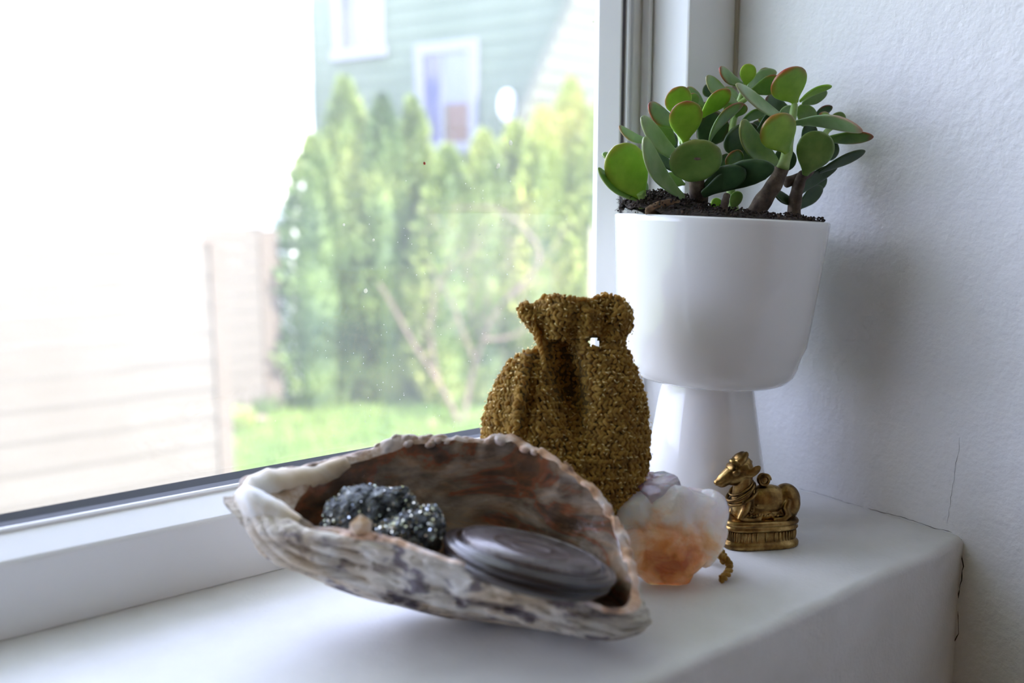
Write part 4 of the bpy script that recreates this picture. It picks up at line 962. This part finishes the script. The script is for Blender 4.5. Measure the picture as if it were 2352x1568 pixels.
# knobs and flat growth plates along the near flank and the back margin
rnd = random.Random(31); mb = MB()
for i in range(70):
    a = rnd.randint(int(NA * 14.5 / NS), int(NA * 22.0 / NS)); b = rnd.randint(3, 28); p = rowsO[b][a]; t_ = (rowsO[b][(a + 2) % NA] - rowsO[b][a - 2]).normalized(); dn = (rowsO[b + 2][a] - rowsO[b - 2][a]).normalized(); nn = t_.cross(dn).normalized()
    if nn.dot(CP - p) < 0: nn = -nn
    s_ = rnd.uniform(.0014, .0040); mb.ell(p - nn * .0004, t_ * s_, dn * s_ * .45, nn * s_ * .38, 10, 6)
MBk = MB()
for i in range(60):
    a = rnd.randint(int(NA * 4.6 / NS), int(NA * 12.2 / NS)); p = rI[a].lerp(rO[a], rnd.random()); t_ = (rI[(a + 2) % NA] - rI[a - 2]).normalized(); s_ = rnd.uniform(.0008, .0019)
    MBk.ell(p - vz * .0004, t_ * s_ * 1.4, t_.cross(vz) * s_ * .8, vz * s_ * .9, 8, 5)
MBk.build('rim_knobs', rim_m, sh, smooth=True, kind='stuff')
MB_v = mb.v; mb.v = [tuple(Vector(q) + Vector((1, .6, .8)) * 0.0007 * nz(q, 300, 2)) for q in MB_v]
mb.build('growth_knobs', shell_out, sh, smooth=True, kind='stuff')

# ------------------------------------------------------------------ dark glittering stones in the shell
ore_m = mat('dark_ore', (0.10, 0.11, 0.12), 0.35, 0.55)
n = tex_noise(ore_m, 230, 4); r = ramp(ore_m, n.outputs[0], [(0.38, (0.010, 0.011, 0.012)), (0.54, (0.09, 0.10, 0.105)), (0.7, (0.36, 0.38, 0.37))]); set_color(ore_m, r.outputs[0]); bump(ore_m, n.outputs[0], 1.0, 0.003)
N, L, b_ = nodes(ore_m); vo = N.new('ShaderNodeTexVoronoi'); vo.inputs['Scale'].default_value = 1200; tc = N.new('ShaderNodeTexCoord'); L.new(tc.outputs['Object'], vo.inputs['Vector']); bump(ore_m, vo.outputs['Distance'], 0.9, 0.0008)
flake_m = mat('ore_crystal', (0.75, 0.76, 0.70), 0.12, 1.0); n = tex_noise(flake_m, 500, 2); r = ramp(flake_m, n.outputs[0], [(0.4, (0.55, 0.62, 0.70)), (0.6, (0.85, 0.80, 0.62))]); set_color(flake_m, r.outputs[0])
def ore(name, lobes, label, seed):
    root_c = lobes[0][0]; rt = empty(name, Vector((root_c.x, root_c.y, 0.008)), label, 'stone', None)
    bm = bmesh.new()
    for c, rx, ry, rz in lobes:
        g_ = bmesh.ops.create_icosphere(bm, subdivisions=5, radius=1.0)
        for v in g_['verts']:
            q = v.co.copy(); v.co = c + CR * q.x * rx + d_ * q.y * ry + vz * q.z * rz
            nn = (v.co - c).normalized(); v.co += nn * (0.0016 * fbm(v.co, 110, seed, 4) - 0.0013 * max(0, 0.35 - abs(nz(v.co, 330, seed))) * 2)
    me = bpy.data.meshes.new('stone_body'); bm.to_mesh(me); bm.free(); me.polygons.foreach_set('use_smooth', [True] * len(me.polygons)); me.materials.append(ore_m)
    o = bpy.data.objects.new('stone_body', me); SC.collection.objects.link(o); adopt(o, rt)
    vlist = list(me.vertices); rnd = random.Random(seed); mb = MB()
    for _ in range(1100):
        v = rnd.choice(vlist); p = v.co.copy(); nn = v.normal.copy(); s_ = rnd.uniform(.00010, .00034)
        q = (nn + Vector((rnd.gauss(0, .6), rnd.gauss(0, .6), rnd.gauss(0, .6)))).normalized(); a = q.orthogonal().normalized(); c2 = q.cross(a)
        mb.obox(p + nn * s_ * .3, a * s_, c2 * s_, q * s_ * .7)
    mb.build('crystals', flake_m, rt, kind='stuff', fix=False, label='bright metallic crystal grains')
k_ = lambda x, y, D: at(x, y, D)
ore('ore_stone', [(k_(845, 1182, .2700), .0143, .011, .0098), (k_(800, 1198, .2690), .0085, .009, .0068), (k_(905, 1165, .2715), .0075, .008, .0066)], 'larger dark glittering metallic stone at the left inside the shell', 4)
ore('ore_stone', [(k_(945, 1222, .2600), .0088, .0075, .0072), (k_(990, 1215, .2620), .0048, .006, .0078), (k_(910, 1222, .2590), .0052, .005, .0052)], 'smaller jagged dark metallic stone beside the round lidded disc', 9)
# tiny amber chip resting on the shell margin
chip_m = mat('amber_chip', (0.70, 0.46, 0.22), 0.25, Transmission_Weight=0.25); n = tex_noise(chip_m, 260, 4); r = ramp(chip_m, n.outputs[0], [(0.35, (0.62, 0.30, 0.10)), (0.5, (0.86, 0.68, 0.48)), (0.7, (0.85, 0.80, 0.82))]); set_color(chip_m, r.outputs[0]); bump(chip_m, n.outputs[0], 0.5, 0.001)
cc = at(829, 1211, .2515); bm = bmesh.new(); bmesh.ops.create_icosphere(bm, subdivisions=1, radius=1)
for v in bm.verts:
    q = v.co.copy(); h_ = 1.0 + 0.45 * nz(q, 1.7, 5); v.co = cc + (CR * q.x * .0036 + d_ * q.y * .0028 + vz * q.z * .0031 * (1.25 if q.z > 0 else .8)) * h_
me = bpy.data.meshes.new('amber_chip'); bm.to_mesh(me); bm.free(); me.materials.append(chip_m)
o = bpy.data.objects.new('amber_chip', me); SC.collection.objects.link(o); tag(o, 'tiny pale amber crystal chip on the near rim of the shell', 'crystal')

# ------------------------------------------------------------------ round dark lidded disc leaning in the shell
disc_m = mat('dark_lacquer', (0.085, 0.06, 0.055), 0.30, Coat_Weight=0.5, Coat_Roughness=0.18)
n = tex_noise(disc_m, 120, 5); r = ramp(disc_m, n.outputs[0], [(0.3, (0.016, 0.010, 0.009)), (0.7, (0.040, 0.026, 0.023))]); set_color(disc_m, r.outputs[0]); bump(disc_m, n.outputs[0], 0.12, 0.0008)
plate_m = mat('worn_top', (0.22, 0.19, 0.19), 0.34, 0.2, Coat_Weight=0.4, Coat_Roughness=0.25)  # lighter grey puts the reflected sheen of the top into the colour
n = tex_noise(plate_m, 150, 5, dist=1.5); r = ramp(plate_m, n.outputs[0], [(0.35, (0.085, 0.06, 0.058)), (0.52, (0.15, 0.125, 0.125)), (0.7, (0.21, 0.18, 0.18))]); set_color(plate_m, r.outputs[0]); bump(plate_m, n.outputs[0], 0.4, 0.0006)
dc = at(1220, 1262, .2585); Rd = 0.5 * 408 * .258 / FPX
maj = (CR * math.cos(math.radians(14.0)) - CU * math.sin(math.radians(14.0))).normalized(); view = (dc - CP).normalized()
maj = (maj - view * maj.dot(view)).normalized(); upv = view.cross(maj); upv = upv if upv.z > 0 else -upv
st = math.radians(12.0); dn = (upv * math.cos(st) - view * math.sin(st)).normalized()
dd = empty('round_lidded_disc', dc - dn * 0.006, 'round dark brown lidded disc with stepped rings leaning inside the shell', 'box')
b0 = dc - dn * 0.0062
MB().lathe(b0, dn, [(.0004, -.0018), (Rd * .80, -.0018), (Rd * .90, -.0008), (Rd * .955, .0006), (Rd * .965, .0018), (Rd * .94, .0023), (.0004, .0023)], 96).build('base', disc_m, dd, smooth=True)
MB().lathe(b0, dn, [(Rd * .5, .0022), (Rd * .96, .0024), (Rd * .995, .0032), (Rd, .0041), (Rd * .985, .0050), (Rd * .955, .0053), (Rd * .935, .0049), (Rd * .92, .0050), (Rd * .90, .0058), (Rd * .87, .0060), (Rd * .845, .0057), (Rd * .835, .0050), (Rd * .81, .0050), (Rd * .80, .0058), (Rd * .79, .0066), (Rd * .5, .0066)], 96).build('lid', disc_m, dd, smooth=True)
MB().lathe(b0, dn, [(Rd * .80, .0055), (Rd * .80, .0068), (Rd * .785, .0073), (Rd * .765, .0072), (Rd * .755, .0068)], 96).build('raised_ring', plate_m, dd, smooth=True)
MB().lathe(b0, dn, [(Rd * .765, .0060), (Rd * .76, .0069), (Rd * .46, .0069), (Rd * .45, .0071), (Rd * .43, .0071), (Rd * .42, .0069), (Rd * .24, .0069), (Rd * .23, .0071), (Rd * .21, .0071), (Rd * .20, .0069), (.0002, .0069)], 96).build('top_plate', plate_m, dd, smooth=True, label='greyish worn top with faint engraved rings')

# ------------------------------------------------------------------ citrine cluster
cit_m = mat('citrine', (0.9, 0.8, 0.7), 0.16, Subsurface_Weight=0.8, Transmission_Weight=0.12, Coat_Weight=0.3)
N, L, b_ = nodes(cit_m); b_.inputs['Subsurface Radius'].default_value = (0.009, 0.0055, 0.004); b_.inputs['Subsurface Scale'].default_value = 1.0
CC = on_z(1543, 1322); cc0 = Vector((CC.x, CC.y, 0.0175))
geo = N.new('ShaderNodeTexCoord'); sep = N.new('ShaderNodeSeparateXYZ'); L.new(geo.outputs['Object'], sep.inputs[0])
nn1 = tex_noise(cit_m, 85, 5, dist=0.8)
core = at(1540, 1285, (cc0 - CP).dot(CF) - 0.010)
vm = N.new('ShaderNodeVectorMath'); vm.operation = 'SUBTRACT'; L.new(geo.outputs['Object'], vm.inputs[0]); vm.inputs[1].default_value = core
sc_ = N.new('ShaderNodeVectorMath'); sc_.operation = 'MULTIPLY'; L.new(vm.outputs[0], sc_.inputs[0]); sc_.inputs[1].default_value = (1, 1, 1.15)
ln = N.new('ShaderNodeVectorMath'); ln.operation = 'LENGTH'; L.new(sc_.outputs[0], ln.inputs[0])
ma = N.new('ShaderNodeMath'); ma.operation = 'MULTIPLY_ADD'; L.new(nn1.outputs[0], ma.inputs[0]); ma.inputs[1].default_value = 0.026; L.new(ln.outputs['Value'], ma.inputs[2])
mrg = N.new('ShaderNodeMapRange'); mrg.inputs[1].default_value = 0.015; mrg.inputs[2].default_value = 0.043; L.new(ma.outputs[0], mrg.inputs[0])
r = ramp(cit_m, mrg.outputs[0], [(0.0, (0.50, 0.13, 0.03)), (0.22, (0.78, 0.32, 0.09)), (0.42, (0.93, 0.62, 0.34)), (0.58, (0.97, 0.88, 0.76)), (1.0, (0.93, 0.92, 0.98))]); set_color(cit_m, r.outputs[0])
tcl = N.new('ShaderNodeBsdfTranslucent'); L.new(r.outputs[0], tcl.inputs[0]); mcl = N.new('ShaderNodeMixShader'); mcl.inputs[0].default_value = 0.35
L.new(b_.outputs[0], mcl.inputs[1]); L.new(tcl.outputs[0], mcl.inputs[2]); L.new(mcl.outputs[0], N['Material Output'].inputs[0])
nb = tex_noise(cit_m, 380, 4); bump(cit_m, nb.outputs[0], 0.5, 0.0012)
pur_m = mat('clear_quartz', (0.62, 0.60, 0.78), 0.08, Transmission_Weight=0.55, Subsurface_Weight=0.2); n = tex_noise(pur_m, 200, 3); r = ramp(pur_m, n.outputs[0], [(0.35, (0.62, 0.60, 0.74)), (0.65, (0.86, 0.86, 0.96))]); set_color(pur_m, r.outputs[0]); bump(pur_m, n.outputs[0], 0.2, 0.001)
ci = empty('citrine_cluster', Vector((CC.x, CC.y, 0)), 'orange and milky white citrine crystal chunk in front of the planter foot', 'crystal')
def chunk(name, c, sx, sy, sz, seed, m, nplanes=26, sub=4, rough=0.0004, zmin=None):
    rnd = random.Random(seed); pl_ = []
    for _ in range(nplanes):
        q = Vector((rnd.gauss(0, 1), rnd.gauss(0, 1), rnd.gauss(0, 1))).normalized(); pl_.append((q, rnd.uniform(0.78, 1.0)))
    bm = bmesh.new(); bmesh.ops.create_icosphere(bm, subdivisions=sub, radius=1)
    for v in bm.verts:
        q = v.co.normalized(); rr_ = min([d / max(q.dot(n_), 1e-4) for n_, d in pl_ if q.dot(n_) > 0.05] + [1.12])
        w = q * rr_; p = c + CR * w.x * sx + d_ * w.y * sy + vz * w.z * sz
        p += q * rough * fbm(p, 260, seed, 4)
        if zmin is not None: p.z = max(p.z, zmin)
        v.co = p
    me = bpy.data.meshes.new(name); bm.to_mesh(me); bm.free(); me.materials.append(m)
    o = bpy.data.objects.new(name, me); SC.collection.objects.link(o); adopt(o, ci); return o
DC = (cc0 - CP).dot(CF)
cq = lambda x, y, dd_=0: at(x, y, DC + dd_)
lobes = [((1540, 1245, 0), .0160, .0150, .0158, 12, 44), ((1596, 1172, .001), .0098, .0095, .0084, 8, 18), ((1632, 1176, .001), .0058, .0075, .0075, 17, 12), ((1455, 1180, -.002), .0066, .0075, .0085, 21, 14),
         ((1545, 1180, -.004), .0110, .0085, .0105, 25, 20), ((1460, 1240, -.001), .0086, .0095, .0108, 27, 22), ((1610, 1235, -.001), .0086, .0095, .0105, 29, 22), ((1530, 1290, -.001), .0130, .0120, .0085, 31, 30)]
parts_ = [chunk('tmp_lobe', cq(*c), a, b, e, sd, cit_m, npl, 4, .0003) for c, a, b, e, sd, npl in lobes]
bmj = bmesh.new()
for q in parts_: bmj.from_mesh(q.data)
me = bpy.data.meshes.new('crystal_body'); bmj.to_mesh(me); bmj.free(); me.materials.append(cit_m)
for q in parts_: bpy.data.objects.remove(q)
cb = bpy.data.objects.new('crystal_body', me); SC.collection.objects.link(cb); adopt(cb, ci); tag(cb, 'milky white top shading to orange core')
rm = cb.modifiers.new('remesh', 'REMESH'); rm.mode = 'VOXEL'; rm.voxel_size = 0.00042; rm.use_smooth_shade = True
sm = cb.modifiers.new('smooth', 'SMOOTH'); sm.iterations = 1; sm.factor = 0.5
tx = bpy.data.textures.new('rock', 'CLOUDS'); tx.noise_scale = 0.005; tx.noise_depth = 3
dm = cb.modifiers.new('rough', 'DISPLACE'); dm.texture = tx; dm.strength = 0.0009; dm.mid_level = 0.5; dm.texture_coords = 'LOCAL'
chunk('crystal_point', cq(1510, 1152, .002), .0112, .0090, .0112, 5, pur_m, 16, 4, .0003)['label'] = 'clear lilac crystal dome at the top'

# ------------------------------------------------------------------ brass bull figurine
brass = mat('aged_brass', (0.42, 0.27, 0.09), 0.27, 1.0)
n = tex_noise(brass, 170, 5); r = ramp(brass, n.outputs[0], [(0.32, (0.06, 0.032, 0.012)), (0.5, (0.25, 0.15, 0.05)), (0.7, (0.50, 0.34, 0.13))]); set_color(brass, r.outputs[0]); bump(brass, n.outputs[0], 0.25, 0.0006)
N, L, b_ = nodes(brass); rr_ = N.new('ShaderNodeMapRange'); rr_.inputs[3].default_value = 0.42; rr_.inputs[4].default_value = 0.2; L.new(n.outputs[0], rr_.inputs[0]); L.new(rr_.outputs[0], b_.inputs['Roughness'])
BP = on_z(1742, 1247, 0.0); BD = (BP - CP).dot(CF); SCB = BD / FPX / 6.03      # metres per unit of the measured outline
yaw = math.radians(8); bxv = CR * math.cos(yaw) + d_ * math.sin(yaw); byv = vz.cross(bxv)
bull = empty('bull_figurine', BP, 'small brass bull figurine lying on an oval pedestal before the planter foot', 'figurine')
def W(x, y, dpt=0.0): return BP + bxv * ((x - 845) * SCB) + vz * ((1415 - y) * SCB) + byv * (dpt * SCB)
def remeshed(name, mb, m, voxel=0.00030, smooth_it=3):
    o = mb.build(name, m, bull, smooth=True, fix=False)
    rm = o.modifiers.new('remesh', 'REMESH'); rm.mode = 'VOXEL'; rm.voxel_size = voxel; rm.use_smooth_shade = True
    sm = o.modifiers.new('smooth', 'SMOOTH'); sm.iterations = smooth_it; sm.factor = 0.5
    return o
def E_(mb, x, y, dp, rx, ry, rd, rot=0):
    a = math.radians(rot); X = bxv * math.cos(a) + vz * math.sin(a); Z = -bxv * math.sin(a) + vz * math.cos(a)
    mb.ell(W(x, y, dp), X * rx * SCB, byv * rd * SCB, Z * ry * SCB, 20, 12)
def T_(mb, pts, rads, n_=12): mb.tube([W(*p) for p in pts], [r_ * SCB for r_ in rads], n_)
mb = MB()
E_(mb, 930, 800, 0, 330, 225, 185); E_(mb, 1215, 800, 0, 195, 225, 195); E_(mb, 590, 820, 0, 170, 255, 175); E_(mb, 1180, 960, 0, 200, 120, 190); E_(mb, 850, 960, 0, 420, 100, 180)
T_(mb, [(600, 800, 0), (590, 660, 0), (590, 520, 0), (600, 400, 0)], [165, 145, 130, 115])
T_(mb, [(630, 350, 0), (520, 375, 0), (400, 420, 0), (295, 490, 0), (232, 535, 0)], [145, 148, 122, 92, 66])      # head and muzzle
E_(mb, 222, 515, 0, 55, 46, 60, 20); E_(mb, 470, 260, 0, 100, 60, 85, -30)
E_(mb, 500, 395, 0, 215, 150, 138, 32); E_(mb, 300, 492, 0, 112, 88, 90, 38); E_(mb, 560, 470, 0, 140, 95, 120, 25); E_(mb, 535, 205, 0, 120, 88, 92, 48); T_(mb, [(480, 240, 58), (530, 190, 62), (585, 140, 44), (610, 122, 30)], [60, 58, 42, 24]); T_(mb, [(480, 240, -58), (540, 185, -62), (595, 125, -44), (618, 108, -30)], [60, 58, 42, 24])
T_(mb, [(560, 170, 0), (620, 250, 0), (650, 350, 0)], [60, 75, 80])
for sd in (-1, 1):
    E_(mb, 676, 345, sd * 140, 120, 60, 26, 38); E_(mb, 440, 345, sd * 122, 52, 34, 30, 15); E_(mb, 262, 520, sd * 60, 22, 16, 14, 30)
    T_(mb, [(600, 760, sd * 110), (560, 880, sd * 150), (500, 990, sd * 150), (560, 1015, sd * 160), (790, 1015, sd * 160)], [85, 62, 48, 42, 38])       # folded front leg
    E_(mb, 1235, 850, sd * 120, 130, 175, 90, -12); T_(mb, [(1180, 760, sd * 150), (1130, 860, sd * 178), (1170, 960, sd * 180), (1110, 1015, sd * 185), (960, 1020, sd * 180)], [50, 52, 55, 48, 34])
E_(mb, 870, 500, 0, 88, 92, 70)            # hump
T_(mb, [(1395, 800, 0), (1412, 900, 30), (1380, 1000, 60), (1250, 1040, 120)], [22, 20, 18, 16])
body_o = remeshed('bull_body', mb, brass)
mb = MB()       # ornaments: halter, brow band, collar, garland, hump coil
def loop(pts, r_): mb.tube([W(*p) for p in pts], r_ * SCB, 8)
def oval(cx, cy, rx, ry, rd, rot, r_, n_=28, a0=0, a1=360):
    P = []
    for i in range(n_ + 1):
        q = math.radians(lerp(a0, a1, i / n_)); u, v = rx * math.cos(q), rd * math.sin(q); a = math.radians(rot)
        P.append((cx + u * math.cos(a) + 0, cy - u * math.sin(a), v))
    loop(P, r_)
oval(555, 660, 215, 0, 165, 33, 26); oval(560, 600, 180, 0, 150, 33, 17); oval(590, 735, 215, 0, 175, 28, 20)
E_(mb, 395, 300, 0, 30, 60, 118, -40)
P = [(870 + (86 - i * 1.2) * math.cos(i * .32), 495 - (88 - i * 1.2) * math.sin(i * .32), -58 - 0.4 * i) for i in range(34)]; loop(P, 15)
for i in range(9): E_(mb, 520 + 26 * i, 905 - 30 * abs(i - 4) - 40 + 8 * i, -182 + 2 * i, 15, 15, 13)
for i in range(12): E_(mb, 640 + 38 * i, 945 + 14 * math.sin(i * 1.4), -186, 22, 18, 16)
mb.build('ornaments', brass, bull, smooth=True, fix=False, label='raised collar, halter and hump coil')
# pedestal: superelliptic slab with two cords, a band of petals and a foot
def ped(prof, name, nn_=96, sx=540, sd=285):
    vs = []
    for f_, z in prof:
        for i in range(nn_):
            q = 2 * math.pi * i / nn_; e = 0.62; c, s = math.cos(q), math.sin(q)
            vs.append(W(840 + sx * f_ * (abs(c) ** e) * (1 if c > 0 else -1), z, (sd - (1 - f_) * 120) * f_ * (abs(s) ** e) * (1 if s > 0 else -1)))
    n_ = len(prof); fs = [(i * nn_ + j, i * nn_ + (j + 1) % nn_, (i + 1) * nn_ + (j + 1) % nn_, (i + 1) * nn_ + j) for i in range(n_ - 1) for j in range(nn_)]
    fs += [tuple(range(nn_)), tuple((n_ - 1) * nn_ + j for j in range(nn_))]
    return MB().add(vs, fs).build(name, brass, bull, smooth=True)
ped([(.90, 1020), (.965, 1036), (.985, 1058), (.975, 1080), (.93, 1092), (.93, 1110), (.965, 1122), (.975, 1140), (.955, 1158), (.90, 1168), (.90, 1240), (.91, 1305), (.935, 1322), (.975, 1334), (1.0, 1352), (1.0, 1390), (.985, 1408), (.94, 1415)], 'pedestal')
mb = MB()
for i in range(56):
    q = 2 * math.pi * i / 56; e = 0.62; c, s = math.cos(q), math.sin(q)
    x = 840 + 540 * .915 * (abs(c) ** e) * (1 if c > 0 else -1); dp = 270 * .93 * (abs(s) ** e) * (1 if s > 0 else -1)
    E_(mb, x, 1240, dp, 15, 66, 15)
mb.build('petals', brass, bull, smooth=True, fix=False, kind='stuff', label='row of raised petals around the pedestal')
